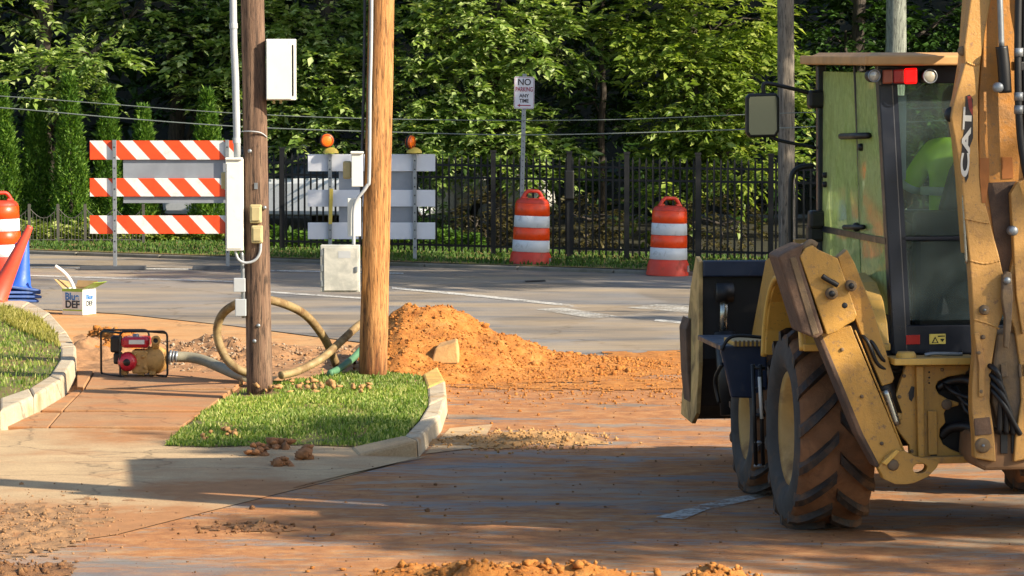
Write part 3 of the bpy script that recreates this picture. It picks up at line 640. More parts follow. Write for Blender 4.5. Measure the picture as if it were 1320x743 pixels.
def barricade(label, Yb, vbase, u0, u1, rails, legs, m, panels, feet):
    c = P((u0+u1)/2, vbase, Yb); c.z = 0.0; root = empty('barricade', c, label, 'barricade', 'three-rail road barricades'); o = Vector(c)
    for v0, v1 in rails:
        a, b = P(u0, v1, Yb)-o, P(u1, v0, Yb)-o
        MB().box(a.x, b.x, -0.03, 0.0, a.z, b.z).build('rail', m, root, bevel=0.004)
    for lu in legs:
        a = P(lu, vbase, Yb)-o; t = P(lu, rails[0][0]-1, Yb)-o
        side = -0.075 if m is M_STRIPE else 0.005
        if m is not M_STRIPE: side = -0.08
        leg = MB().box(a.x-0.026, a.x+0.026, side, side+0.043, 0.03, t.z).build('leg', M_GALV, root, bevel=0.003)
        for k in range(11): 
            zz = 0.25+k*(t.z-0.35)/10; MB().box(a.x-0.009, a.x+0.009, side-0.003, side+0.001, zz-0.009, zz+0.009).build('bolt', M_BLACK, leg)
        f0, f1 = feet
        MB().box(a.x+f0, a.x+f1, -0.14, 0.06, 0.004, 0.055).build('foot', mat('dark_steel_foot', '#4b4f55', 0.6, metal=.3), root, bevel=0.006)
    for (pu0, pu1, pv0, pv1) in panels:
        a, b = P(pu0, pv1, Yb)-o, P(pu1, pv0, Yb)-o
        MB().box(a.x, b.x, 0.012, 0.018, a.z, b.z).build('sign_panel', M_PANEL, root)
    return root, o
barricade('orange and white striped three-rail barricade beside the left pole', 51.4, 346, 116, 303, [(181.5, 206), (230, 253.5), (278, 301.5)], [149, 294], M_STRIPE, [(159, 300, 203, 262)], (-0.48, 0.42))
bq, bo = barricade('plain white-railed barricade with two amber lamps behind the sunlit pole', 52.6, 340, 397, 561, [(199, 221), (245, 266.5), (287, 308.5)], [426, 535], M_RAIL, [(437, 536, 219, 287)], (-0.12, 0.30))
for (u, v, yaw) in ((421.5, 181.5, 0.25), (529, 183.5, 1.05)):
    p = P(u, v, 52.5)-bo; bs = P(u+5, 194, 52.5)-bo
    l = MB().lathe([(0.0,-0.035),(0.06,-0.032),(0.092,-0.015),(0.10,0.0),(0.092,0.015),(0.06,0.032),(0.0,0.035)], (0,0,0), 20, 'y').build('warning_lamp', M_LAMP, bq, True)
    l.location = p; l.rotation_euler = (0, 0, yaw)
    for ly_ in (-0.03, 0.03): MB().lathe([(0.074,-0.006),(0.086,-0.008),(0.088,0.004)], (0,ly_,0), 20, 'y').build('lens_ring', M_AMBR, l, True)
    MB().lathe([(0.095,-0.016),(0.106,-0.012),(0.106,0.012),(0.095,0.016)], (0,0,0), 20, 'y').build('lamp_rim', M_BLACK, l, True)
    hb = MB().lathe([(0.11,0.0),(0.105,0.03),(0.08,0.06),(0.03,0.08),(0.0,0.082)], (0,0,0), 16).build('lamp_base', M_LAMPB, bq, True); hb.location = bs - Vector((0,0,0.04)); hb.scale = (1, .5, 1)
    MB().cyl(bs, p, 0.012, 8).build('lamp_stem', M_BLACK, bq)
tg = MB().box(0,0.05,-0.004,0.0,0,0.5).build('hanging_tape', M_LAMPB, bq); tg.location = P(423.5, 289, 52.4)-bo; tg.rotation_euler = (0, R(2), 0)

# ================================================================== DRUMS, CONES, SIGN
M_DRUM = mat('drum_orange_plastic', '#c93a22', 0.5, var=0.1, scale=7, dirt='#7e4434', damt=0.32, dscale=5)
def drum(label, u, v, tilt=(0,0), Y=None, s=1.0, collar=False):
    c = G(u, v); root = empty('traffic_drum', (c.x, c.y, 0.0), label, 'traffic drum', 'orange and white traffic drums', rot=(R(tilt[0]), R(tilt[1]), 0.35))
    root.scale = (s, s, s)
    R0 = lambda z: 0.268-0.030*(z/0.92)
    prof = [(0.305,0.0),(0.305,0.03),(0.295,0.07),(0.285,0.16),(0.270,0.20)]
    zz = 0.20
    for z in (0.22, 0.39, 0.56, 0.73, 0.90): prof += [(R0(z)-0.006, z), (R0(z)-0.006, z+0.002)]
    prof += [(0.232,0.92),(0.20,0.955),(0.14,0.965),(0.0,0.968)]
    b = MB().lathe(prof, (0,0,0), 36).build('body', M_DRUM, root, True)
    for z0, z1, m in ((0.222,0.385,M_REFL_W),(0.392,0.555,M_REFL_O),(0.562,0.725,M_REFL_W),(0.732,0.895,M_REFL_O)):
        MB().lathe([(R0(z0)-0.004,z0),(R0(z0)+0.002,z0+0.004),(R0(z1)+0.002,z1-0.004),(R0(z1)-0.004,z1)], (0,0,0), 36).build('reflective_band', m, root, True)
    h = [(-0.15,0,0.955),(-0.12,0,1.02),(-0.075,0,1.065),(0,0,1.07),(0.075,0,1.065),(0.12,0,1.02),(0.15,0,0.955)]
    MB().tube(smoothpath(h, 5), 0.026, 10).build('handle', M_DRUM, root, True)
    for k in (-1, 1):
        MB().box(k*0.13-0.045, k*0.13+0.045, -0.03, 0.03, 0.955, 0.99).build('handle_lug', M_DRUM, root, bevel=0.012)
    MB().box(0.17,0.20,-0.29,-0.27,0.06,0.15).build('vent_tab', mat('pale_rubber', '#8d7f78', 0.7), root, bevel=0.005)
    if collar: MB().lathe([(0.40,0.0),(0.40,0.02),(0.36,0.05),(0.31,0.055),(0.31,0.0)], (0,0,0), 30).build('tyre_ring_base', mat('ring_rubber', '#3c3a3a', 0.8), root, True)
    return root
drum('striped drum on a black ring base below the parking sign', 683.5, 345, (0, 2.2), collar=True)
drum('striped drum in front of the fence nearest the bucket', 861, 355, (0, 1.6), s=0.97)
drum('striped drum cut by the left edge behind the cones', 3, 352, (0, -1.0), s=1.02)
def cone(label, base, h, rb, rt, sq, m, group, rot=(0,0,0)):
    root = empty('traffic_cone', base, label, 'traffic cone', group, rot=rot)
    MB().box(-sq, sq, -sq, sq, 0.0, 0.032).build('base', m, root, bevel=0.012)
    MB().lathe([(rb+0.02,0.03),(rb,0.05),(rb*0.62+rt*0.38,h*0.4),(rt+0.006,h-0.02),(rt,h),(rt-0.012,h),(rt-0.012,h-0.1)], (0,0,0), 28).build('body', m, root, True)
    return root
M_BLUE = mat('blue_cone_plastic', '#2356b8', 0.5, var=0.12, scale=8, dirt='#6f86b4', damt=0.25, dscale=9)
M_BLUED = mat('dusty_blue_cone_base', '#2b4f8f', 0.6, var=0.15, scale=8, dirt='#5f6f8c', damt=0.4, dscale=6)
M_CONEO = mat('orange_cone_plastic', '#cf4a32', 0.5, var=0.1, scale=6)
cb0 = G(24, 403)
for i, lb in enumerate(('lowest blue cone of the stack on the lawn edge', 'second blue cone from the bottom of the stack', 'third blue cone from the bottom of the stack', 'topmost blue cone of the stack')):
    cn = cone(lb, (cb0.x+0.015*math.sin(i*2.1), cb0.y, 0.13+i*0.047), 0.58, 0.14, 0.035, 0.21, M_BLUE, 'stacked blue cones', (0, R(2), 0.25+0.13*i))
    cn.children[0].data.materials[0] = M_BLUED
    if i == 3: cn.rotation_euler = (0, R(9), 0.4)
q = P(-5, 386, 42.55); cone('tall orange cone leaning right against the blue cones', (q.x, q.y, q.z), 0.93, 0.12, 0.033, 0.17, M_CONEO, None, (R(2), R(25.5), 0))
# no parking sign
sg = G(671, 343); root = empty('parking_sign', (sg.x, sg.y, 0.0), 'white no parking any time sign on a galvanised post', 'sign', rot=(0, R(1.2), 0)); so_ = Vector((sg.x, sg.y, 0))
MB().box(-0.03, 0.03, 0.0, 0.035, 0, 2.70).build('post', M_GALV, root, bevel=0.004)
for k in range(24): MB().box(-0.006, 0.006, -0.003, 0.001, 0.4+k*0.09, 0.412+k*0.09).build('bolt_hole', M_BLACK, root)
pw, phh, zc = 0.142, 0.226, 2.435
def rrect(w, h, r, n=5):
    out = []
    for cx, cz, a0 in ((w-r, h-r, 0), (-w+r, h-r, 90), (-w+r, -h+r, 180), (w-r, -h+r, 270)):
        for k in range(n+1): a = R(a0+90*k/n); out.append((cx+r*math.cos(a), cz+r*math.sin(a)))
    return out
M_SIGNRED = mat('sign_red_print', '#8f2440', 0.5, var=0.1); M_SIGNW = mat('sign_white_face', '#cfd0d8', 0.45, var=0.04)
pl_ = MB().prism([(x, -0.008, zc+z) for x, z in rrect(pw, phh, 0.025)], (0, 0.006, 0)).build('plate', M_SIGNW, root)
fr = rrect(pw-0.008, phh-0.008, 0.02); fi = rrect(pw-0.013, phh-0.013, 0.016)
b_ = MB(); b_.add([(x, -0.0095, zc+z) for x, z in fr+fi], [(i, (i+1) % len(fr), (i+1) % len(fr)+len(fr), i+len(fr)) for i in range(len(fr))]); b_.build('border', M_SIGNRED, pl_)
M_SIGNBLK = mat('sign_dark_print', '#30242e', 0.5)
for tx, zz, s, m, sx in (('NO', 0.145, 0.125, M_SIGNBLK, 0.95), ('PARKING', 0.045, 0.088, M_SIGNRED, 0.66), ('ANY', -0.045, 0.068, M_SIGNBLK, 0.95), ('TIME', -0.115, 0.072, M_SIGNBLK, 0.85)):
    text_obj('lettering', tx, s, m, pl_, Matrix.Translation((0, -0.0095, zc+zz)) @ FACE_CAM, 0.001, 0.002, sx)
MB().prism([(-0.095, -0.0095, zc-0.178), (-0.055, -0.0095, zc-0.155), (-0.055, -0.0095, zc-0.171), (0.095, -0.0095, zc-0.171), (0.095, -0.0095, zc-0.186), (-0.055, -0.0095, zc-0.186), (-0.055, -0.0095, zc-0.201)], (0, 0.0012, 0)).build('arrow', M_SIGNRED, pl_)

# ================================================================== FENCES
M_IRON = mat('black_iron', '#0f1012', 0.5, metal=0.2, var=0.15)
fenY = lambda x: 56.9-0.50*(x+6.4) if x < 1.5 else 52.95-0.42*(x-1.5)
fz = 0.05; FH = 1.44
fn = empty('iron_fence', (0, 0, 0), 'black iron picket fence along the far verge', 'fence')
pk = MB(); pk.box(-0.014, 0.014, -0.014, 0.014, 0.06, FH-0.03); pk.add([(-0.011,-0.011,FH-0.03),(0.011,-0.011,FH-0.03),(0.011,0.011,FH-0.03),(-0.011,0.011,FH-0.03),(0,0,FH+0.03)], [(0,1,4),(1,2,4),(2,3,4),(3,0,4)])
pm = pk.mesh('picket'); pm.materials.append(M_IRON)
pom = MB().box(-0.036, 0.036, -0.036, 0.036, 0.0, FH+0.07).box(-0.045, 0.045, -0.045, 0.045, FH+0.07, FH+0.10).mesh('post'); pom.materials.append(M_IRON)
x = -4.3; post_x = [-3.42, -2.0, -0.27+0.0, 0.82, 1.63, 2.62, 3.62, 4.7, 5.8, 6.9]
while x < 7.0:
    o = link('picket', pm, None, fn); o.location = (x, fenY(x), fz); x += 0.094
for x in post_x:
    o = link('post', pom, None, fn); o.location = (x, fenY(x)+0.001, fz)
xs = [-4.35]+post_x+[7.1]
for zr in (0.13, FH-0.32, FH-0.14):
    for a, b in zip(xs[:-1], xs[1:]):
        MB().prism([(a, fenY(a)-0.016, fz+zr), (b, fenY(b)-0.016, fz+zr), (b, fenY(b)+0.016, fz+zr), (a, fenY(a)+0.016, fz+zr)], (0, 0, 0.032)).build('rail', M_IRON, fn)
gl = MB().box(-0.07, 0.07, -0.06, 0.06, 0.0, 0.42).build('lock_box', M_IRON, fn, bevel=0.02); gl.location = (0.82, fenY(0.82)-0.04, fz+0.85)
# low scalloped fence at left
sf = empty('garden_fence', (0,0,0), 'low grey wire garden fence with scalloped top by the evergreens', 'fence')
M_GREYW = mat('grey_fence_wire', '#4c4a44', 0.7)
us = [-40, -2, 38, 75, 110, 148, 185]
for u in us:
    a = P(u, 312, 57.6); MB().box(a.x-0.02, a.x+0.02, a.y-0.02, a.y+0.02, 0.03, 0.66).build('post', M_GREYW, sf)
for u0, u1 in zip(us[:-1], us[1:]):
    a, b = P(u0, 312, 57.6), P(u1, 312, 57.6); n = 8
    top = [(a.x+(b.x-a.x)*t, 57.6, 0.60-0.16*math.sin(math.pi*t)) for t in np.linspace(0, 1, 9)]
    MB().tube(top, 0.007, 5).build('rail', M_GREYW, sf)
    MB().box(a.x, b.x, 57.592, 57.608, 0.10, 0.115).build('rail', M_GREYW, sf)
    for k in range(1, n):
        t = k/n; x = a.x+(b.x-a.x)*t; MB().box(x-0.004, x+0.004, 57.596, 57.604, 0.05, 0.60-0.16*math.sin(math.pi*t)).build('picket', M_GREYW, sf)

# ================================================================== PUMP, HOSES, BOX
M_FRAME = mat('frame_steel_dark', '#2a2624', 0.45, metal=0.4)
M_RED = mat('engine_red', '#c01c30', 0.3, var=0.1, coat=0.3); M_TANC = mat('cast_tan_metal', '#b58a4c', 0.55, var=0.2, scale=18, dirt='#8a6438', damt=.35, dscale=12)
q = G(172, 487); pr = empty('water_pump', (q.x, q.y, 0.0), 'red and tan water pump in a tubular frame on the sidewalk', 'pump'); po = Vector((q.x, q.y, 0)); YP = q.y
def L(u, v, dy=0.0): return P(u, v, YP+dy)-po
def loop(u0, u1, v0, v1, dy):
    a, b = L(u0, v1, dy), L(u1, v0, dy); w, h = (b.x-a.x)/2, (b.z-a.z)/2; cx, cz = (a.x+b.x)/2, (a.z+b.z)/2
    return [(cx+x, dy, cz+z) for x, z in rrect(w, h, 0.045, 4)]
f1 = loop(155, 215.5, 427.5, 487.5, 0.0); f2 = loop(130.5, 192, 425.5, 484.5, 0.34)
MB().tube(f1, 0.010, 8, closed=True).build('frame_loop', M_FRAME, pr, True); MB().tube(f2, 0.010, 8, closed=True).build('frame_loop', M_FRAME, pr, True)
for i in (2, 7, 12, 17): MB().tube([f1[i], f2[i]], 0.011, 8).build('frame_rod', M_FRAME, pr, True)
def rbox(name, u0, u1, v0, v1, d0, d1, m, bev, par=None):
    a, b = L(u0, v1, d0), L(u1, v0, d0); return MB().box(a.x, b.x, d0, d1, a.z, b.z).build(name, m, par or pr, bevel=bev)
tk = rbox('fuel_tank', 156, 192, 435, 449, 0.05, 0.30, M_RED, 0.03); rbox('label_strip', 166, 186, 438.5, 444, 0.044, 0.06, M_WHITE, 0.002, tk)
c0 = L(175, 434, 0.17); MB().lathe([(0.03,0),(0.03,0.02),(0.02,0.025),(0,0.026)], c0, 14).build('fuel_cap', M_GALV, tk, True)
c0 = L(164, 467, 0.03); rc = MB().lathe([(0.0,-0.05),(0.05,-0.05),(0.075,-0.035),(0.088,0.0),(0.09,0.08)], c0, 22, 'y').build('recoil_starter', M_RED, pr, True); MB().lathe([(0.0,-0.058),(0.03,-0.056),(0.034,-0.05)], c0, 14, 'y').build('starter_cap', M_FRAME, rc, True)
rbox('muffler', 142, 155, 434, 455, 0.08, 0.28, M_FRAME, 0.02); rbox('air_filter', 146, 156, 455, 470, 0.1, 0.26, M_FRAME, 0.02)
rbox('engine_block', 170, 191, 452, 482, 0.05, 0.28, M_TANC, 0.015)
for i, (u, v) in enumerate(((174, 457), (184, 460), (178, 470), (187, 474))): c0 = L(u, v, 0.045); MB().lathe([(0,-0.012),(0.016,-0.01),(0.018,0.01)], c0, 10, 'y').build('boss', M_TANC, pr, True)
c0 = L(199, 465, 0.06); vol = MB().lathe([(0.0,-0.02),(0.05,-0.02),(0.10,0.0),(0.128,0.05),(0.128,0.14),(0.10,0.17)], c0, 26, 'y').build('pump_housing', M_TANC, pr, True)
c0 = L(201, 439, 0.02); MB().lathe([(0.022,-0.03),(0.022,-0.035),(0.042,-0.035),(0.045,-0.01),(0.036,0.0),(0.036,0.12)], c0, 18, 'y').build('outlet_port', M_TANC, vol, True); MB().lathe([(0,-0.028),(0.023,-0.028)], c0, 18, 'y').build('port_bore', M_BLACK, vol)
MB().cyl(L(200, 450, 0.1), L(201, 440, 0.08), 0.035).build('outlet_neck', M_TANC, vol, True)
MB().tube([L(206, 459, 0.12), L(220, 459.5, 0.10)], 0.045, 16).build('suction_port', M_TANC, vol, True)
for u0, u1, r in ((218, 221, 0.06), (222, 224.5, 0.056), (225.5, 229, 0.052)): MB().tube([L(u0, 459.8, 0.10), L(u1, 460.2, 0.10)], r, 16).build('hose_coupling', M_GALV, pr, True)
for u, v in ((160, 485), (182, 485), (197, 485)): a = L(u, v, 0.1); MB().box(a.x-0.03, a.x+0.03, 0.06, 0.24, 0.018, 0.06).build('mount_foot', M_TANC, pr, bevel=0.006)
M_HOSEG = mat('grey_green_hose', '#8a8470', 0.6, var=0.12, scale=14); M_HOSET = mat('tan_ribbed_hose', '#948058', 0.6, var=0.2, scale=12, dirt='#6b5030', damt=.55, dscale=7)
M_HOSEE = mat('green_hose', '#4f7a5a', 0.5, var=.15)
def hose(label, pts, r, m, rib=0.0, n=12):
    path = smoothpath(pts, 22); rs = [r*(1+(rib if i % 2 else 0)) for i in range(len(path))]
    return tag(MB().tube(path, rs, n).build('hose', m, None, True), label, 'hose', 'pump hoses')
hose('grey green suction hose running right from the pump', [P(228, 460.2, YP+0.1), P(245, 461, YP+0.1), P(263, 465, YP), P(282, 473, YP-.2), P(303, 482, YP-0.5), P(318, 486, YP-0.7)], 0.048, M_HOSEG, 0.04)
hose('thick tan hose looped round the back of the left pole', [P(330, 482, 32.5), P(308, 477, 32.45), P(290, 460, 32.5), P(280, 432, 32.5), P(285, 408, 32.45), P(303, 393, 32.35), P(330, 386, 32.35), P(360, 390, 32.5), P(392, 405, 32.9), P(414, 430, 33.2), P(426, 452, 33.4), P(436, 478, 33.6)], 0.035, M_HOSET, 0.12)
hose('tan hose curving up from the grass to the sunlit pole', [P(362, 484, 32.6), P(385, 478, 32.8), P(415, 462, 33.0), P(440, 440, 33.25), P(462, 420, 33.5), P(485, 405, 33.9)], 0.033, M_HOSET, 0.12)
hose('short green hose end lying left of the sunlit pole', [P(425, 482, 33.0), P(440, 474, 33.2), P(455, 462, 33.45), P(468, 448, 33.7)], 0.032, M_HOSEE)
# box of fluid
q = G(100, 405); Yb = q.y; bx = empty('cardboard_box', (q.x+0.02, q.y, 0.0), 'open white and green carton printed Blue DEF beside the road', 'box', rz=R(-27))
M_CARD = mat('printed_carton', '#cfd2cc', 0.6, var=0.06); M_KRAFT = mat('kraft_cardboard', '#a98a5c', 0.8, var=0.1); M_GRN = mat('carton_green', '#8fae3e', 0.6)
w, d, hh = 0.138, 0.138, 0.30
MB().box(-w, w, -d, -d+0.006, 0, hh).build('front_panel', M_CARD, bx); MB().box(w-0.006, w, -d+0.0061, d, 0, hh).build('side_panel', M_CARD, bx)
MB().box(-w, -w+0.006, -d+0.0061, d, 0, hh).build('side_panel', M_CARD, bx); MB().box(-w+0.0061, w-0.0061, d-0.006, d, 0, hh).build('back_panel', M_KRAFT, bx)
MB().box(-w+0.0061, w-0.0061, -d+0.0061, d-0.0061, 0.0, 0.18).build('inner_jug', M_KRAFT, bx)
for nm, pts, m in (('flap', [(w, -d, hh), (w, d, hh), (w+0.15, d, hh+0.07), (w+0.15, -d, hh+0.07)], M_GRN), ('flap', [(-w, -d, hh), (-w, d, hh), (-w-0.11, d, hh+0.06), (-w-0.11, -d, hh+0.10)], M_KRAFT), ('flap', [(-w, d, hh), (w, d, hh), (w, d+.04, hh+0.07), (-w, d+.04, hh+0.07)], M_KRAFT)):
    MB().prism(pts, (0.001, -0.002, 0.005)).build(nm, m, bx)
MB().box(-w-.001, w+.001, -d-0.003, -d-0.001, hh-0.035, hh).build('green_band', M_GRN, bx); MB().box(-w+.01, w-.01, -d-0.003, -d-0.001, 0.045, 0.06).build('green_band', M_GRN, bx)
M_BLUEINK = mat('blue_ink', '#2a6fb5', 0.5); M_INK = mat('dark_ink', '#1f2a38', 0.5)
text_obj('lettering', 'Blue', 0.115, M_BLUEINK, bx, Matrix.Translation((-0.005, -d-0.003, 0.205)) @ FACE_CAM, 0.001, 0.003, 0.95)
text_obj('lettering', 'DEF', 0.115, M_INK, bx, Matrix.Translation((0.0, -d-0.003, 0.115)) @ FACE_CAM, 0.001, 0.004, 1.0)
SIDE = Matrix.Translation((w+0.003, 0, 0.2)) @ Matrix.Rotation(R(90), 4, 'Z') @ FACE_CAM
text_obj('lettering', 'Blue', 0.08, M_BLUEINK, bx, SIDE, 0.001, 0.002); text_obj('lettering', 'DEF', 0.08, M_INK, bx, Matrix.Translation((0,0,-0.075)) @ SIDE, 0.001, 0.002)
tb = MB().tube(smoothpath([P(95, 376, Yb), P(93, 366, Yb), P(84, 353, Yb), P(71, 343, Yb)], 6), 0.022, 10).build('plastic_spout', M_WHITE, None, True)
tag(tb, 'white plastic spout tube sticking up out of the open carton', 'tube')
# ================================================================== VEGETATION
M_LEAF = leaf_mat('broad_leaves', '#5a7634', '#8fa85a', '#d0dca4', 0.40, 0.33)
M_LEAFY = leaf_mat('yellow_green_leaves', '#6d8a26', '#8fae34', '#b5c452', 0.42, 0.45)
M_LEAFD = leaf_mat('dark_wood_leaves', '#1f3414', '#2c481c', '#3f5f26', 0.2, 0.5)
M_ARB = leaf_mat('evergreen_scales', '#3c6022', '#5a8030', '#86a648', 0.3, 0.55)
M_BARK = wood_mat('bark', '#2e2a24', '#463e35', '#5e564a')
M_BARKG = wood_mat('smooth_grey_bark', '#6c7168', '#868b80', '#9a9e94')
def sprays(rng, cen, dirs, per, length, ll, lw, droop=0.35):
    """compound sprays of pointed leaves: each spray is a twig with per leaves set left and right; returns V,F"""
    n = len(cen); up = np.array([0, 0, 1.0]); dirs = dirs/np.linalg.norm(dirs, axis=1, keepdims=True)
    side = np.cross(dirs, up); side /= (np.linalg.norm(side, axis=1, keepdims=True)+1e-6)
    t = np.linspace(0.1, 1.0, per)[None, :, None]; sg = np.where(np.arange(per) % 2 == 0, 1.0, -1.0)[None, :, None]; sg = sg*np.ones((n, per, 1)); sg[:, -1] = 0
    Ls = length*rng.uniform(0.6, 1.3, (n, 1, 1))
    base = cen[:, None]+dirs[:, None]*t*Ls - up*droop*(t**2)*Ls
    ld = dirs[:, None]*0.75+side[:, None]*sg*0.8+rng.normal(0, 0.22, (n, per, 3)); ld[..., 2] -= droop*rng.uniform(0.2, 1.4, (n, per)); ld /= np.linalg.norm(ld, axis=2, keepdims=True)
    nr = up+rng.normal(0, 0.35, (n, per, 3)); wv = np.cross(ld, nr); wv /= np.linalg.norm(wv, axis=2, keepdims=True); nn = np.cross(wv, ld)
    sz = rng.uniform(0.45, 1.25, (n, per, 1))*rng.uniform(0.65, 1.25, (n, 1, 1)); a = base; tip = base+ld*ll*sz; mid = base+ld*ll*sz*0.42+nn*lw*0.25*sz
    l = mid+wv*lw*sz*0.5; r = mid-wv*lw*sz*0.5
    V = np.stack([a, l, tip, r], 2).reshape(-1, 3); i = np.arange(n*per)[:, None]*4
    return V, np.concatenate([i+np.array([[0, 2, 1]]), i+np.array([[0, 3, 2]])], 1).reshape(-1, 3)
def shell(rng, c, r, n, inner=0.55, front=0.0):
    d = rng.normal(size=(n, 3)); d /= np.linalg.norm(d, axis=1, keepdims=True)
    if front: d[:, 1] = np.where(rng.random(n) < front, -np.abs(d[:, 1]), d[:, 1])
    rad = inner+(1-inner)*rng.random((n, 1))**0.6
    rad *= np.array([1+0.35*mnoise.noise(Vector(x)*2.1+Vector(c)) for x in d])[:, None]
    return np.array(c)+d*np.array(r)*rad, d
def join(parts):
    Vs, Fs, k = [], [], 0
    for V, F in parts: Vs.append(V); Fs.append(F+k); k += len(V)
    return np.concatenate(Vs), np.concatenate(Fs)
def tree(name, label, base, htrunk, tr, lobes, m, seed, per=9, length=0.45, ll=0.15, lw=0.07, bark=None, cat='tree', group=None, front=0.3, crown_name='crown', droop=0.35, lean=(0,0), dens=1.0):
    rng = np.random.default_rng(seed); rr = random.Random(seed)
    root = empty(name, base, label, cat, group)
    t = MB(); top = Vector((lean[0], lean[1], htrunk)); n = 10
    pts = [Vector((0,0,-0.15)).lerp(top, i/n)+Vector((rr.gauss(0,.04), rr.gauss(0,.04), 0))*min(1, i) for i in range(n+1)]
    t.tube(pts, [tr*(1.25 if i == 0 else 1-0.45*i/n) for i in range(n+1)], 10)
    parts = []
    for (cx, cy, cz, rx, ry, rz, ns) in lobes:
        c = Vector((cx, cy, cz)); h0 = pts[max(2, min(n, int(n*min(1, (cz*0.7)/max(htrunk, 0.1)))))]
        mid = h0.lerp(c, 0.5)+Vector((rr.gauss(0,.15), rr.gauss(0,.15), 0.15)); t.tube(smoothpath([h0, mid, c], 4), [max(0.012, tr*0.45*(1-0.09*i)) for i in range(9)], 6)
        for _ in range(3):
            e = c+Vector((rr.uniform(-rx, rx), rr.uniform(-ry, ry), rr.uniform(-rz, rz)))*0.75; t.tube([mid.lerp(c, .6), c.lerp(e, .55)+Vector((0,0,.05)), e], [0.022, 0.014, 0.006], 5)
        P_, D_ = shell(rng, (cx, cy, cz), (rx, ry, rz), int(ns*dens), front=front)
        D_ = D_+rng.normal(0, 0.45, D_.shape); D_[:, 2] *= 0.45
        parts.append(sprays(rng, P_, D_, per, length, ll, lw, droop))
    t.build('trunk', bark or M_BARK, root, True)
    V, F = join(parts); link(crown_name, np_mesh(crown_name, V, F), m, root); return root
# trees behind the fence. each: base x,y ; lobes relative to base
def px2(u, v, Y): return P(u, v, Y)
def bt(label, bu, Y, lob, m, seed, htr=6.0, tr=0.16, name='broadleaf_tree', **kw):
    b = P(bu, 300, Y); base = (b.x, Y, 0.0); L_ = []
    for (u, v, dy, rw, rh, rd, ns) in lob:            # lobe centre in px at depth Y+dy, radii in metres
        p = P(u, v, Y+dy); L_.append((p.x-b.x, dy, p.z, rw, rd, rh, ns))
    return tree(name, label, base, htr, tr, L_, m, seed, group='broadleaf trees behind the fence', **kw)
HI = lambda u, n=230: [(u-60, -150, 1.5, 2.0, 1.6, 1.8, n), (u+90, -230, 1.0, 2.2, 1.9, 2.0, n), (u, -330, 1.5, 2.0, 1.6, 2.0, n//2)]
SP = dict(per=13, length=0.48, ll=0.155, lw=0.076, droop=0.2, dens=1.5)
bt('leafy tree with drooping sprays right behind the parking sign', 640, 60.5, [(560,40,0,1.0,0.7,0.8,150), (640,20,-.3,1.0,0.7,0.8,160), (590,110,-.2,0.9,0.6,0.7,150), (700,55,-.3,0.9,0.55,0.7,120), (620,170,-.4,0.95,0.55,0.6,150), (690,200,-.4,0.7,0.4,0.5,90), (560,190,-.2,0.7,0.5,0.6,80)]+HI(620), M_LEAF, 11, **SP)
bt('sunny tree between the two foreground poles', 420, 61, [(400,30,0,0.9,0.8,0.8,170), (440,95,-.3,0.8,0.7,0.7,150), (370,80,-.2,0.7,0.6,0.6,100), (430,165,-.3,0.8,0.5,0.6,120), (375,165,-.1,.6,.5,.6,70), (300,110,-.2,0.6,0.4,0.5,70), (270,60,-.1,.7,.5,.5,70), (330,30,-.1,.6,.5,.5,70)]+HI(400), M_LEAF, 12, **SP)
bt('yellow-green tree hanging over the fence left of the grey pole', 890, 60, [(880,80,-.4,0.75,0.55,0.6,150), (930,30,0,0.9,0.7,0.7,140), (850,30,0,0.7,0.5,0.6,90), (900,150,-.3,0.8,0.5,0.6,120), (950,200,-.3,0.8,0.5,0.6,110), (870,215,-.2,0.5,0.5,0.5,70), (980,110,-.1,0.6,0.7,0.6,100), (840,260,0,.35,.5,.5,20)]+HI(900), leaf_mat('mixed_sunny_leaves', '#5c7530', '#869c48', '#b3bf6e', 0.4, 0.38), 13, **SP)
bt('dark tree at far left with one sunlit bough', 60, 60.8, [(60,95,-1.2,0.62,0.3,0.45,55), (125,78,-1.1,0.5,0.24,0.4,42), (95,122,-1.0,.4,.2,.35,26), (40,10,.5,1.0,.4,.7,60), (180,10,.5,.9,.4,.7,50)]+HI(60, 300), M_LEAF, 14, **SP)
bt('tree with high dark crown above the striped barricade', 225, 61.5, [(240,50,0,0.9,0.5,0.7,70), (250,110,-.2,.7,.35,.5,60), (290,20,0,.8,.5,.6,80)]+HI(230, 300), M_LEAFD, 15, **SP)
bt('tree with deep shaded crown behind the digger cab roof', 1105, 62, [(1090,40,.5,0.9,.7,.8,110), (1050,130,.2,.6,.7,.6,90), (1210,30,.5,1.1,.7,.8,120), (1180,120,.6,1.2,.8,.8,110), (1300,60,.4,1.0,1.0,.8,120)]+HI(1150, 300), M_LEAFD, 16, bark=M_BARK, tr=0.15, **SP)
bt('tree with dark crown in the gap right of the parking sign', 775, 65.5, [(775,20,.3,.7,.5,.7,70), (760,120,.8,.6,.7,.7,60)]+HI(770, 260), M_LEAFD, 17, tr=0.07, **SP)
# plain grey trunk seen above the cab roof; unseen crown stretched left to shade the background
tr_b = P(1154, 300, 57.5)
tree('grey_trunk_tree', 'smooth grey tree trunk rising right above the cab roof', (tr_b.x, 57.5, 0), 8.0, 0.20, [(0.3, 3.0, 9.5, 2.0, 1.8, 1.5, 380), (-1.7, 0.8, 8.8, 1.6, 1.9, 1.3, 400), (-3.2, 0.2, 8.4, 1.6, 1.9, 1.3, 400), (-4.6, 0.9, 9.2, 1.6, 1.9, 1.3, 380), (-2.6, 1.8, 10.6, 1.8, 1.9, 1.3, 380), (2.6, 3.0, 9.6, 1.8, 1.8, 1.3, 350)], M_LEAF, 18, bark=M_BARKG, per=9, length=0.6, ll=0.26, lw=0.13)
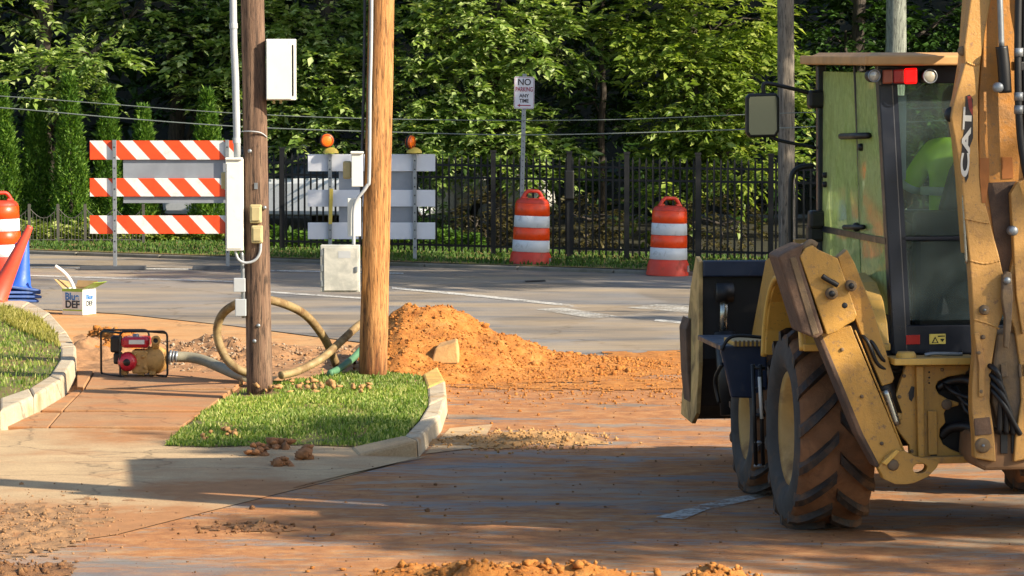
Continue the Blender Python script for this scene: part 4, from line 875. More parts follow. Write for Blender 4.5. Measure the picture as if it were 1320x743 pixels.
# continuous woodland further back (one mass)
rng = np.random.default_rng(77); n = 11500
Cw = np.stack([rng.uniform(-26, 26, n), 66+rng.random(n)**0.7*7+0.0*rng.random(n), rng.random(n)**0.8*13], 1)
Cw[:, 1] += np.array([1.3*mnoise.noise(Vector((x*0.35, z*0.5, 3))) for x, z in zip(Cw[:, 0], Cw[:, 2])])
Dw = rng.normal(size=(n, 3)); Dw[:, 1] -= 0.6; Dw[:, 2] *= 0.4
V, F = sprays(rng, Cw, Dw, 9, 0.6, 0.33, 0.18)
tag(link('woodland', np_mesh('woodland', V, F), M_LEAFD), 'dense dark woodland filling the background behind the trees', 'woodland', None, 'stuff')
n = 8000  # leaf layer above the view, added to keep sun off the woodland
Cw = np.stack([rng.uniform(-24, 34, n), rng.uniform(62.5, 72, n), rng.uniform(5.5, 13.5, n)], 1); Dw = rng.normal(size=(n, 3)); Dw[:, 2] *= 0.4
V, F = sprays(rng, Cw, Dw, 8, 0.9, 0.42, 0.24)
tag(link('woodland_shade_canopy', np_mesh('woodland_shade_canopy', V, F), M_LEAFD), 'unseen high leaf layer added to shade the woodland behind the fence', 'woodland', None, 'stuff')
wb = empty('wooded_bank', (0,0,0), None, None); wb['kind'] = 'structure'
def bank_h(x, y): return max(0.0, (y-72)*0.75)+0.8*fbm(x*0.2, y*0.2, 5)*min(1, max(0, (y-72)/3))
heightfield('bank', -70, 70, 71.5, 100, 1.5, bank_h, M_WOODFLOOR, wb, -0.1, -9)
# shrubs behind the fence
M_SHR = leaf_mat('reddish_shrub_leaves', '#2f2a18', '#3f3a1e', '#57502a', 0.2, 0.5)
for i, (u, v, Y, rx, rz, lb, m) in enumerate(((625,300,57.3,0.55,0.4,'low brownish shrub behind the fence left of the sign drum', M_SHR), (755,298,56.5,0.6,0.4,'rounded brownish shrub behind the fence between the two drums', M_SHR), (930,292,55.5,0.75,0.45,'wide dark shrub behind the fence near the grey pole', M_SHR), (545,300,57.8,0.4,0.4,'small dark shrub behind the white barricade', M_LEAFD))):
    b = P(u, v, Y); tree('shrub', lb, (b.x, Y, 0), 0.25, 0.03, [(0, 0, 0.42, rx, 0.5, rz, 260)], m, 40+i, 8, 0.16, 0.07, 0.035, cat='shrub', group='shrubs behind the fence')
# columnar evergreens
def arb(label, u, vtop, Y, wpx, seed):
    rng = np.random.default_rng(seed); b = P(u, 305, Y); top = P(u, vtop, Y).z; r = wpx/2/4800*Y
    root = empty('columnar_evergreen', (b.x, Y, 0), label, 'evergreen', 'columnar evergreens along the left')
    MB().tube([(0,0,-.1),(0,0,top*0.9)], [0.05, 0.01], 7).build('trunk', M_BARK, root, True)
    n = 3600; t = rng.random(n)**0.85; a = rng.random(n)*6.283
    prof = np.interp(t, [0, .08, .35, .65, .85, 1], [.75, 1, .95, .62, .3, .02])*r; prof *= 1+0.16*np.sin(a*5+t*20+seed)+rng.normal(0, .06, n)
    rad = prof*(0.7+0.3*rng.random(n)); Cn = np.stack([np.cos(a)*rad, np.sin(a)*rad, 0.05+t*top*0.97], 1)
    D = np.stack([np.cos(a)*0.55, np.sin(a)*0.55, np.full(n, 1.0)], 1)+rng.normal(0, .25, (n, 3))
    V, F = sprays(rng, Cn, D, 4, 0.10, 0.075, 0.028, -0.05); link('crown', np_mesh('crown', V, F), M_ARB, root)
for a in (('columnar evergreen cut by the left edge of the view', 4, 118, 58.9, 44, 1), ('columnar evergreen, second from left, with narrow tip', 48, 126, 59.1, 36, 2), ('tallest columnar evergreen left of the striped barricade', 91, 104, 58.8, 42, 3),
          ('columnar evergreen rising just above the barricade left end', 141, 122, 59.2, 36, 4), ('shortest columnar evergreen peeping over the barricade rail', 186, 144, 59.2, 34, 5), ('bright columnar evergreen beside the left pole conduit', 268, 122, 59.0, 40, 6)): arb(*a)
# ground cover at the foot of the evergreens and fence
def cover(name, label, px, Y0, Y1_, n, h, m, seed, ll=0.1):
    rng = np.random.default_rng(seed); a, b = P(px[0], 300, (Y0+Y1_)/2).x, P(px[1], 300, (Y0+Y1_)/2).x
    X = rng.uniform(a, b, n); Y = rng.uniform(Y0, Y1_, n); Z = rng.random(n)*h*np.array([0.6+0.8*abs(mnoise.noise(Vector((x*1.5, 2, 0)))) for x in X])+0.05
    D = rng.normal(size=(n, 3)); D[:, 2] = np.abs(D[:, 2])*0.6
    V, F = sprays(rng, np.stack([X, Y, Z], 1), D, 5, 0.12, ll, ll*0.55); tag(link(name, np_mesh(name, V, F), m), label, 'ground cover', None, 'stuff')
M_COVER = leaf_mat('pale_cover_leaves', '#5c7a2c', '#8c9c50', '#b8bd7a', 0.35, 0.4)
cover('ground_cover', 'pale leafy ground cover below the columnar evergreens', (-40, 310), 57.9, 58.8, 1700, 0.34, M_COVER, 61)
cover('ground_cover', 'green ivy at the foot of the fence between the poles', (335, 620), 56.3, 57.2, 1300, 0.26, leaf_mat('ivy_leaves', '#33501c', '#4d6e28', '#6a8a3a', .3, .4), 62)
# roadside trees to the right, outside the frame: they cast the dappled shade
def shade_tree(label, gx, gy, H, spread, k, rl, n, seed):
    """clumpy crown centred so that its shadow falls around ground point gx,gy"""
    q = H/SUN.z; cx, cy = gx+SUN.x*q, gy+SUN.y*q; r3 = random.Random(seed); lob = []
    for i in range(k):
        a = i*2.4+r3.uniform(-.4, .4); d = spread*math.sqrt((i+0.35)/k); rr_ = rl*r3.uniform(0.7, 1.25)
        lob.append((math.cos(a)*d, math.sin(a)*d, H+r3.uniform(-0.7, 0.7), rr_, rr_, rr_*0.6, int(n*rr_/rl)))
    return tree('roadside_tree', label, (cx, cy, 0), H*0.8, 0.22, lob, M_LEAF, seed, 10, 0.5, 0.2, 0.11, group='roadside trees casting shade')
shade_tree('spreading roadside tree shading the digger', 2.2, 22.9, 9.5, 1.8, 5, 0.9, 100, 71)
shade_tree('roadside tree shading the street right of the digger', 6.5, 20.4, 9.0, 2.4, 5, 0.95, 100, 78)
shade_tree('roadside tree shading the foreground street', -0.8, 17.9, 10.5, 2.2, 4, 0.85, 85, 72)
shade_tree('slim roadside tree throwing a band of shade over the driveway', -1.0, 27.9, 8.5, 0.5, 2, 0.75, 110, 73)
shade_tree('small roadside tree streaking the middle of the cross street', 3.6, 40.8, 7.5, 2.0, 4, 0.7, 60, 74)
shade_tree('roadside tree shading the far verge and drums', 1.6, 50.4, 8.0, 2.4, 7, 1.15, 130, 75)
shade_tree('roadside tree shading the far lane at left', -2.6, 49.9, 9.0, 1.9, 6, 0.95, 120, 77)
shade_tree('slim roadside tree shading the white barricade', -3.3, 53.4, 8.5, 0.9, 4, 0.75, 100, 81)
# ================================================================== BACKHOE LOADER
BO = Vector((2.80, 23.4, 0.0)); PSI = R(6.6)
bh = empty('backhoe_loader', BO, 'muddy yellow backhoe loader seen from behind with its boom folded up', 'backhoe loader', rz=PSI)
_fx = Vector((math.cos(PSI), math.sin(PSI), 0)); _fy = Vector((-math.sin(PSI), math.cos(PSI), 0))
def ML(u, v, ly):
    d = ray(u, v); t = (ly+BO.dot(_fy))/d.dot(_fy); w = Vector((0,0,CAM_H))+d*t-BO
    return Vector((w.dot(_fx), ly, w.z))
def paint(name, base, dust='#8a6a46', wear='#4a3a2c', amt=0.5, rust='#7a4522'):
    k = NT(name); b = C(base); g = k.n('ShaderNodeNewGeometry')
    c = k.ramp(k.noise(2.0, 5, 0.6), [(0.3, tuple(x*0.86 for x in b[:3])+(1,)), (0.7, tuple(min(1, x*1.12) for x in b[:3])+(1,))])
    streak = k.ramp(k.noise(7, 6, 0.7, 0.2, (2.2, 2.2, 0.22)), [(0.52, 0.0), (0.78, 0.55*amt)]); c = k.mix(streak, c, C(wear))
    spl = k.ramp(k.noise(26, 6, 0.78), [(0.60-0.08*amt, 0.0), (0.68-0.08*amt, 0.9)]); c = k.mix(spl, c, C(dust))
    cl = k.ramp(k.noise(3.2, 8, 0.72), [(0.66-0.22*amt, 0.0), (0.80-0.16*amt, 0.85)]); c = k.mix(cl, c, C(dust))
    chip = k.ramp(k.noise(55, 4, 0.8), [(0.685, 0.0), (0.70, 1.0)]); c = k.mix(chip, c, C(rust))
    sp = k.n('ShaderNodeSeparateXYZ'); k.l(g.outputs['Normal'], sp.inputs[0]); up = k.ramp(sp.outputs['Z'], [(0.6, 0.0), (0.95, 0.5)]); c = k.mix(up, c, C('#a58a66'))
    k.col(c); k.l(k.mix(cl, (0.42,)*3+(1,), (0.92,)*3+(1,)), k.p.inputs['Roughness']); k.bump(k.math('ADD', k.math('MULTIPLY', cl, 0.8), k.noise(60, 5, 0.75)), 0.35, 0.012); MATS[name] = k.m; return k.m
M_CAT = paint('machine_yellow', '#b98a3c', amt=0.48)
M_CATB = paint('machine_yellow_boom', '#bd8d4a', dust='#8f6846', amt=0.45)
M_CATL = paint('machine_yellow_clean', '#d6a94e', dust='#a8854e', amt=0.3)
M_MUD = mat('caked_mud_steel', '#6a5240', 0.85, var=0.3, scale=6, bump=0.5, bscale=14, dirt='#4a3d35', damt=0.55, dscale=4)
M_MUDG = mat('mud_grey_casting', '#7a6448', 0.8, var=0.25, scale=5, bump=0.4, bscale=16, dirt='#5a5048', damt=0.5, dscale=4)
M_NAVY = mat('dark_navy_paint', '#1d2a40', 0.4, var=0.12, scale=5, dirt='#4c4a4a', damt=0.25, dscale=5)
M_CABB = mat('cab_black_paint', '#151b27', 0.35, var=0.15, scale=6, dirt='#4a4238', damt=0.15)
M_DARK = mat('greasy_black', '#0e0e10', 0.5, var=0.2)
M_CHROME = mat('cylinder_rod', '#a8a8a0', 0.25, metal=0.9, var=0.1)
M_BRASS = mat('tan_roof_edge', '#c0925c', 0.6, var=0.15, scale=5)
M_TYRE = mat('tyre_mud_brown', '#755236', 0.95, var=0.35, scale=5, bump=0.5, bscale=22, dirt='#4d3a2a', damt=0.3, dscale=5)
M_SIDEW = mat('tyre_sidewall', '#3c3936', 0.85, var=0.2, scale=6, dirt='#5d4836', damt=0.35, dscale=4)
M_LUG = mat('tyre_lug_rubber', '#211e1d', 0.6, var=0.25, scale=8, bump=0.3, dirt='#6a4c31', damt=0.40, dscale=6)
M_RIMY = mat('rim_cream_yellow', '#b08a4c', 0.6, var=0.15, scale=5, dirt='#7b5c3a', damt=0.4)
GL_SIDE = glass_mat('cab_side_glass', (0.86, 0.92, 0.74, 1), (0.9, 1.0, 0.75, 1), 0.8, 1.2, (0.66, 0.74, 0.38, 1), 1)  # yellow-green film colour paints in the foliage reflected by the glass
GL_REAR = glass_mat('cab_rear_glass', (0.86, 0.95, 0.95, 1), (0.85, 0.95, 1.0, 1), 0.17, 1.45, (0.38, 0.50, 0.51, 1))
def bx(name, x0, x1, y0, y1, z0, z1, m, par=None, bev=0.006): return MB().box(x0, x1, y0, y1, z0, z1).build(name, m, par or bh, bevel=bev)
def plate(name, px, ly, th, m, par=None, bev=0.006): return MB().prism([ML(u, v, ly) for u, v in px], (0, th, 0)).build(name, m, par or bh, bevel=bev)
def pcyl(name, u, v, ly, r, depth, m, par=None, n=18):
    c = ML(u, v, ly); return MB().lathe([(0,0),(r*0.75,0),(r,depth*0.2),(r,depth)], c, n, 'y').build(name, m, par or bh, True)
def ptube(name, px, r, m, par=None, n=10, sm=6): return MB().tube(smoothpath([ML(u, v, ly) for u, v, ly in px], sm), r, n).build(name, m, par or bh, True)
# wheels --------------------------------------------------------------------------------------------------
def wheel(name, x, y, z, Rt, w, rim_r, nl, sgn, label=None):
    hw = w/2
    wm = MB().lathe([(0.0, sgn*hw*0.35), (rim_r*0.30, sgn*hw*0.35), (rim_r*0.34, sgn*hw*0.25), (rim_r*0.62, sgn*hw*0.18), (rim_r*0.80, sgn*hw*0.50), (rim_r*0.93, sgn*hw*0.72), (rim_r*1.04, sgn*hw*0.80), (rim_r*1.06, sgn*hw*0.62), (rim_r*0.9, 0), (rim_r*1.05, -sgn*hw*0.8)], (0,0,0), 40, 'x').build(name, M_RIMY, bh, True)
    wm.location = (x, y, z)
    for k in range(8):
        a = k*math.pi/4; MB().cyl((sgn*hw*0.18, math.cos(a)*rim_r*0.5, math.sin(a)*rim_r*0.5), (sgn*hw*0.30, math.cos(a)*rim_r*0.5, math.sin(a)*rim_r*0.5), 0.016, 8).build('wheel_nut', M_MUDG, wm)
    Rc = Rt-0.042
    MB().lathe([(rim_r*1.03, sgn*hw*0.76), (rim_r*1.12, sgn*hw*0.93), ((rim_r+Rc)/2, sgn*hw*1.02), (Rc-0.07, sgn*hw*0.98), (Rc-0.03, sgn*hw*0.94)], (0,0,0), 48, 'x').build('sidewall', M_SIDEW, wm, True)
    MB().lathe([(Rc-0.031, sgn*hw*0.942), (Rc-0.008, sgn*hw*0.85), (Rc, sgn*hw*0.6), (Rc+0.006, 0), (Rc, -sgn*hw*0.6), (Rc-0.008, -sgn*hw*0.85), (Rc-0.04, -sgn*hw*0.96), ((rim_r+Rc)/2, -sgn*hw*1.02), (rim_r*1.04, -sgn*hw*0.76)], (0,0,0), 48, 'x').build('tyre', M_TYRE, wm, True)
    # lugs: a chevron, centre leading upwards as seen from behind
    def lug(sd):
        m = MB(); seg = 5; th = 0.092*Rt/0.64; V = []
        for i in range(seg+1):
            t = i/seg; xx = sd*(0.008+(hw*0.97-0.008)*t); a = -0.36*t**0.9; rt = Rt-0.03*max(0, t-0.75)/0.25; rb = Rc-0.02-0.03*max(0, t-.8)/.2
            for rr_, da in ((rb, -th*0.85), (rt, -th*0.5), (rt, th*0.5), (rb, th*0.85)):
                aa = a+da/1.0*1.0; V.append((xx, -rr_*math.cos(aa), rr_*math.sin(aa)))
        Fs = []
        for i in range(seg):
            for k in range(3): Fs.append((i*4+k, i*4+k+1, i*4+4+k+1, i*4+4+k))
        Fs += [(3,2,1,0), (seg*4, seg*4+1, seg*4+2, seg*4+3)]
        if sd > 0: Fs = [tuple(reversed(q)) for q in Fs]
        me = m.add(V, Fs).mesh('tread_lug'); me.materials.append(M_LUG); return me
    for sd in (-1, 1):
        me = lug(sd)
        for k in range(nl):
            o = link('tread_lug', me, None, wm); o.rotation_euler = (-(k+(0.5 if sd > 0 else 0))*2*math.pi/nl, 0, 0)
    return wm
wheel('rear_wheel', -0.87, 0, 0.632, 0.640, 0.50, 0.345, 15, -1)
wheel('rear_wheel', 0.87, 0, 0.632, 0.640, 0.50, 0.345, 15, 1)
wheel('front_wheel', -0.885, 1.80, 0.515, 0.520, 0.34, 0.265, 13, -1)
wheel('front_wheel', 0.97, 1.80, 0.515, 0.520, 0.34, 0.265, 13, 1)
MB().tube([(-0.7,0,0.64),(0.7,0,0.64)], 0.13, 14).build('rear_axle', M_DARK, bh, True)
MB().tube([(-0.8,1.80,0.515),(0.85,1.80,0.515)], 0.09, 12).build('front_axle', M_DARK, bh, True)
# chassis, hood
bx('chassis', -0.36, 0.36, -0.62, 3.0, 0.55, 1.10, M_DARK, bev=0.02)
MB().prism([(-0.46, 1.40, 1.05), (-0.46, 1.40, 1.75), (-0.46, 2.3, 1.68), (-0.46, 3.0, 1.45), (-0.46, 3.1, 1.0)], (0.92, 0, 0)).build('hood', M_CAT, bh, bevel=0.03)
# rear fenders (left one seen)
for sg_ in (-1, 1):
    arc = [(-0.60,1.19),(-0.54,1.33),(-0.42,1.46),(-0.22,1.56),(0.10,1.60),(0.36,1.55),(0.54,1.42),(0.66,1.22),(0.70,1.05)]
    xo, xi = sg_*1.10, sg_*0.56; m = MB(); V = []; n = len(arc)
    for (y, z) in arc:
        k = 0.035/math.hypot(y-0.05, z-0.75); V += [(xo, y, z), (xi, y, z), (xi, y-(y-0.05)*k, z-(z-0.75)*k), (xo, y-(y-0.05)*k, z-(z-0.75)*k)]
    Fs = [(0,1,2,3), tuple((n-1)*4+i for i in (3,2,1,0))]
    for i in range(n-1):
        for k in range(4): Fs.append((i*4+k, i*4+4+k, i*4+4+(k+1) % 4, i*4+(k+1) % 4))
    if sg_ > 0: Fs = [tuple(reversed(q)) for q in Fs]
    fo = m.add(V, Fs).build('rear_fender', M_CATL, bh, bevel=0.01)
    lip = [(xo, y, z-0.02) for y, z in arc]; MB().tube(smoothpath(lip, 4), 0.022, 8).build('fender_lip', M_CATL, fo, True)
    bx('fender_return', min(xo, xi), max(xo, xi), -0.632, -0.602, 1.165, 1.21, M_CATL, fo)
# cab -----------------------------------------------------------------------------------------------------
cabf = bx('cab_floor', -0.54, 0.54, -0.33, 1.42, 1.10, 1.20, M_CABB)
XR = lambda z: 0.485+(z-1.12)*0.068            # half width of the cab against height
YR, YF = -0.35, 1.38
def post(name, pts, wx, wy, par=None):
    m = MB(); V = []
    for (x, y, z) in pts: V += [(x-wx, y-wy, z), (x+wx, y-wy, z), (x+wx, y+wy, z), (x-wx, y+wy, z)]
    n = len(pts); Fs = [(0,3,2,1), tuple((n-1)*4+i for i in (0,1,2,3))]
    for i in range(n-1):
        for k in range(4): Fs.append((i*4+k, i*4+(k+1) % 4, i*4+4+(k+1) % 4, i*4+4+k))
    return m.add(V, Fs).build(name, M_CABB, par or bh, bevel=0.008)
for s in (-1, 1):
    post('rear_post', [(s*(XR(1.12)-0.04), YR, 1.12), (s*(XR(2.9)-0.05), YR, 2.90)], 0.045, 0.05)
    post('front_post', [(s*0.585, YF, 1.15), (s*0.60, YF, 2.90)], 0.028, 0.04)
    post('window_post', [(s*(XR(1.3)+0.004), 0.36, 1.3), (s*(XR(2.9)-0.01), 0.30, 2.90)], 0.012, 0.016)
    def sx(y, z): t = (y-YR)/(YF-YR); return s*((XR(z)-0.012)*(1-t)+0.588*t)
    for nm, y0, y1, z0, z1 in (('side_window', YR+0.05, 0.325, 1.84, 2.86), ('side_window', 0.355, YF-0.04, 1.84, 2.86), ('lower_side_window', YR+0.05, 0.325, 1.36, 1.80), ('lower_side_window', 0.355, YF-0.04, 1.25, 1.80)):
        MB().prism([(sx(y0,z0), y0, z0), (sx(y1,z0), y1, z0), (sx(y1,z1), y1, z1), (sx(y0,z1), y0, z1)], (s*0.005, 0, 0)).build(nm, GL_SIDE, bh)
    MB().prism([(sx(YR,1.80), YR, 1.80), (sx(YF,1.80), YF, 1.80), (sx(YF,1.84), YF, 1.84), (sx(YR,1.84), YR, 1.84)], (s*0.016, 0, 0)).build('window_rail', M_CABB, bh)
    MB().prism([(sx(YR,1.12), YR, 1.12), (sx(YF,1.12), YF, 1.12), (sx(YF,1.25), YF, 1.25), (sx(YR,1.36), YR, 1.36)], (s*0.02, 0, 0)).build('sill_panel', M_CABB, bh)
    # handles and hinges
    if s < 0:
        def side_px(u, v): 
            best = None
            for i in range(200):
                y = YR+(YF-YR)*i/199; d = ray(u, v); t = (y+BO.dot(_fy))/d.dot(_fy); w = Vector((0,0,CAM_H))+d*t-BO; x = w.dot(_fx)
                e = abs(x-sx(y, w.z)); 
                if best is None or e < best[0]: best = (e, Vector((sx(y, w.z), y, w.z)))
            return best[1]
        for pts, r in (([(1090,176), (1126,175)], 0.020), ([(1094,293), (1119,293)], 0.016)):
            a, b = (side_px(*p)+Vector((-0.03, 0, 0)) for p in pts); MB().tube([a, b], r, 8).build('door_handle', M_DARK, bh, True)
        for u, v, r in ((1107,293,0.030), (1113,190,0.024), (1067,226,0.02), (1067,238,0.02), (1119,200,0.0)):
            if r: c = side_px(u, v); MB().lathe([(0,-0.035),(r*0.8,-0.035),(r,-0.02),(r,0.0)], c, 12, 'x').build('latch_knob', M_DARK, bh, True)
        for u, v in ((1060,128), (1061,283), (1052,300)): c = side_px(u, v); bx('door_hinge', c.x-0.10, c.x+0.01, c.y-0.06, c.y+0.05, c.z-0.06, c.z+0.06, M_DARK, bev=0.02)
# rear frame of the cab: header, window bars, panes, lower panel
hd = bx('rear_header', -0.60, 0.60, YR-0.05, YR+0.05, 2.795, 2.905, M_CABB)
bx('window_bar', -0.52, 0.52, YR-0.03, YR+0.01, 1.825, 1.85, M_CABB)
bx('rear_sill', -0.50, 0.50, YR-0.045, YR+0.05, 1.125, 1.30, M_CABB)
MB().prism([(-XR(1.85)+0.09, YR-0.012, 1.855), (XR(1.85)-0.09, YR-0.012, 1.855), (XR(2.79)-0.10, YR-0.012, 2.79), (-XR(2.79)+0.10, YR-0.012, 2.79)], (0, 0.006, 0)).build('rear_window', GL_REAR, bh)
MB().prism([(-XR(1.3)+0.10, YR-0.018, 1.33), (XR(1.3)-0.10, YR-0.018, 1.33), (XR(1.82)-0.09, YR-0.018, 1.82), (-XR(1.82)+0.09, YR-0.018, 1.82)], (0, 0.006, 0)).build('lower_rear_window', GL_REAR, bh)
for s in (-1, 1):
    MB().prism([(s*(XR(1.3)-0.115), YR-0.03, 1.30), (s*(XR(1.3)-0.08), YR-0.03, 1.30), (s*(XR(2.79)-0.095), YR-0.03, 2.795), (s*(XR(2.79)-0.125), YR-0.03, 2.795)], (0, 0.03, 0)).build('window_frame', M_CABB, bh)
# front windscreen and right dash
MB().prism([(-0.56, YF, 1.3), (0.56, YF, 1.3), (0.57, YF, 2.86), (-0.57, YF, 2.86)], (0, 0.006, 0)).build('windscreen', glass_mat('cab_front_glass', (0.9, 0.95, 0.88, 1), (0.9,0.95,0.9,1), 0.08), bh)
# roof
rf = MB().prism([(-0.70, YR-0.22, 2.905), (-0.70, YF+0.12, 2.905), (-0.66, YF+0.16, 2.96), (-0.60, YF+0.1, 2.985), (-0.60, YR-0.12, 2.985), (-0.66, YR-0.22, 2.965)], (1.36, 0, 0)).build('roof', M_BRASS, bh, bevel=0.02)
bx('roof_rim', -0.705, 0.67, YR-0.24, YR-0.20, 2.908, 2.965, M_BRASS, rf, 0.01); bx('roof_rim', -0.72, -0.69, YR-0.23, YF+0.12, 2.908, 2.965, M_BRASS, rf, 0.01)
# rear lights
M_REDL = emit_mat('red_lamp_lit', (1.0, 0.002, 0.002, 1), 1.5); M_REDD = mat('red_lens', '#b3231c', 0.3, var=.1); M_AMB = mat('amber_lens_dull', '#9a4a2c', 0.35, var=.1)
lh = plate('tail_light', [(1136,89), (1184,87), (1184,109), (1136,110)], YR-0.16, 0.09, M_DARK)
plate('amber_segment', [(1138,90.5), (1151,90), (1151,108), (1138,108.5)], YR-0.172, 0.02, M_AMB, lh, 0.008); plate('red_segment', [(1152,90), (1166,89.5), (1166,107.5), (1152,108)], YR-0.172, 0.02, M_REDD, lh, 0.008); plate('lit_segment', [(1166.5,88.5), (1182.5,88), (1182.5,108), (1166.5,108.5)], YR-0.175, 0.022, M_REDL, lh, 0.010)
for u, v, r in ((1127,98,0.040), (1199,98.5,0.046)):
    wl = pcyl('work_light', u, v, YR-0.19, r, 0.10, M_DARK); c = ML(u, v, YR-0.196); MB().lathe([(0,-0.003),(r*0.6,-0.002),(r*0.8,0.004)], c, 18, 'y').build('lens', mat('lamp_glass_pale', '#b9b2a2', 0.2, metal=.3), wl, True)
    MB().lathe([(r*0.82,0.0),(r*0.9,-0.008),(r*1.0,0.0)], c, 20, 'y').build('bezel', M_GALV, wl, True)
plate('red_reflector', [(1168,432.5), (1186,432), (1186,444), (1168,444.5)], YR-0.052, 0.006, M_REDD, None, 0.002)
wlb = plate('warning_label', [(1198,431), (1219,430.5), (1219,443.5), (1198,444)], YR-0.051, 0.005, mat('warning_yellow', '#c9b95a', 0.6), None, 0.001)
plate('warning_triangle', [(1201,442.5), (1205.5,434), (1210,442.5)], YR-0.0525, 0.003, M_DARK, wlb, 0); plate('triangle_fill', [(1203,441.6), (1205.5,436.5), (1208,441.6)], YR-0.0535, 0.002, MATS['warning_yellow'], wlb, 0); plate('print_bar', [(1209,433), (1218,432.7), (1218,434.2), (1209,434.5)], YR-0.0525, 0.003, M_DARK, wlb, 0); plate('print_mark', [(1212,437), (1218,437), (1215,441)], YR-0.0525, 0.003, M_DARK, wlb, 0)
# interior
bx('operator_seat', -0.20, 0.34, 0.15, 0.62, 1.38, 1.62, M_DARK, bev=0.05)
MB().prism([(-0.14, 0.06, 1.6), (0.40, 0.06, 1.6), (0.40, 0.02, 2.28), (0.34, 0.02, 2.37), (0.04, 0.02, 2.37), (-0.03, 0.02, 2.25), (-0.09, 0.04, 2.02)], (0, 0.12, 0)).build('seat_back', M_DARK, bh, bevel=0.04)
bx('side_console', -0.52, -0.25, 0.1, 0.9, 1.2, 1.75, M_DARK, bev=0.03)
bx('rear_console', -0.30, 0.44, -0.12, -0.02, 1.2, 2.0, M_DARK, bev=0.04)
bx('dash', -0.35, 0.35, 1.05, 1.3, 1.2, 1.95, M_DARK, bev=0.05)
MB().tube([(0.18*math.cos(a), 0.95+0.1*math.sin(a), 2.0+0.14*math.sin(a)) for a in np.linspace(0, 6.283, 25)[:-1]], 0.014, 8, closed=True).build('steering_wheel', M_DARK, bh, True)
for lx_, ly_ in ((-0.36, 0.30), (-0.30, 0.34), (-0.42, 0.26)):
    MB().tube([(lx_, ly_, 1.72), (lx_+0.02, ly_-0.05, 2.0)], 0.010, 6).build('lever', M_DARK, bh, True); MB().lathe([(0,-.03),(.02,-.025),(.026,0),(.02,.025),(0,.03)], (lx_+0.02, ly_-0.05, 2.02), 10).build('lever_knob', M_DARK, bh, True)
bx('head_rest', 0.09, 0.31, 0.03, 0.11, 2.34, 2.46, M_DARK, bev=0.03); bx('paper_sheet', -0.47, -0.40, -0.31, -0.305, 2.2, 2.72, M_WHITE, bev=0)
# grab bar, mirror
ptube('grab_bar', [(1048,214,1.40), (1032,216,1.40), (1021,226,1.40), (1019,260,1.40), (1019,322,1.40)], 0.018, M_DARK)
mi = MB().prism([(lambda p: (p.x, 1.35, p.z))(ML(u, v, 1.35)) for u, v in ((966,121), (1001,120), (1005,126), (1005,170), (1000,177), (967,178), (962,172), (962,126))], (0, 0.06, 0)).build('mirror', M_DARK, bh, bevel=0.012)
k_ = NT('mirror_glass'); k_.p.inputs['Metallic'].default_value = 1.0; k_.p.inputs['Roughness'].default_value = 0.04; k_.col((0.4, 0.44, 0.36, 1))
plate('mirror_glass', [(967,125), (1000,124), (1001.5,128), (1001.5,168), (998,173.5), (968,174), (965.5,170), (965.5,128)], 1.342, 0.006, k_.m, mi, 0)
ptube('mirror_arm', [(985,121,1.38), (984,112,1.38), (992,108,1.38), (1048,121,1.38)], 0.014, M_DARK); ptube('mirror_arm', [(998,177,1.38), (1004,181,1.38), (1052,191,1.38)], 0.012, M_DARK)
# stabiliser leg, left -----------------------------------------------------------------------------------
LS = -0.86
st_ = plate('stabiliser_leg', [(1056,430), (1097,420), (1132,505), (1166,585), (1170,600), (1160,608), (1134,606), (1110,560)], LS, 0.16, M_CAT)
plate('leg_web', [(1052,428), (1059,430), (1113,560), (1136,604), (1130,603), (1106,560)], LS-0.006, 0.20, M_MUD, st_)
cv = plate('cylinder_guard', [(1080,332), (1092,322), (1102,340), (1124,395), (1153,488), (1150,494), (1137,498), (1119,455), (1100,405)], LS+0.02, 0.10, M_CAT)
ptube('stabiliser_cylinder', [(1098,410,LS+0.10), (1128,470,LS+0.10), (1152,535,LS+0.10)], 0.062, M_DARK, None, 14, 2); ptube('cylinder_rod', [(1141,503,LS+0.04), (1156,548,LS+0.04)], 0.028, M_CHROME)
pad = plate('stabiliser_pad', [(1031,331), (1038,320), (1047,316), (1055,322), (1080,333), (1090,362), (1105,407), (1101,414), (1090,420), (1080,428), (1066,432), (1048,380)], LS-0.09, 0.30, M_CAT)
plate('pad_sole', [(1003,331), (1011,326), (1030,317), (1037,315), (1033,329), (1032,334), (1062,430), (1052,437), (1034,429), (1022,390)], LS-0.085, 0.34, M_MUD, pad, 0.012)
plate('pad_edge', [(1018,333), (1026,331), (1056,430), (1048,433)], LS-0.092, 0.02, MATS['mud_grey_casting'], pad, 0.004)
for u, v, r in ((1073,379,0.036), (1098,369,0.034)):
    pn = pcyl('pin', u, v, LS-0.135, r, 0.06, M_MUDG, pad); pcyl('pin_head', u, v, LS-0.145, r*0.55, 0.03, M_DARK, pad)
ptube('lock_lever', [(1060,356,LS-0.12), (1066,360,LS-0.12), (1080,368,LS-0.12)], 0.017, M_DARK, pad)
pcyl('hole', 1089, 394, LS-0.0925, 0.018, 0.01, M_DARK, pad); ptube('pad_ear', [(1034,322,LS-0.05), (1044,313,LS-0.05), (1052,317,LS-0.05)], 0.022, M_MUDG, pad)
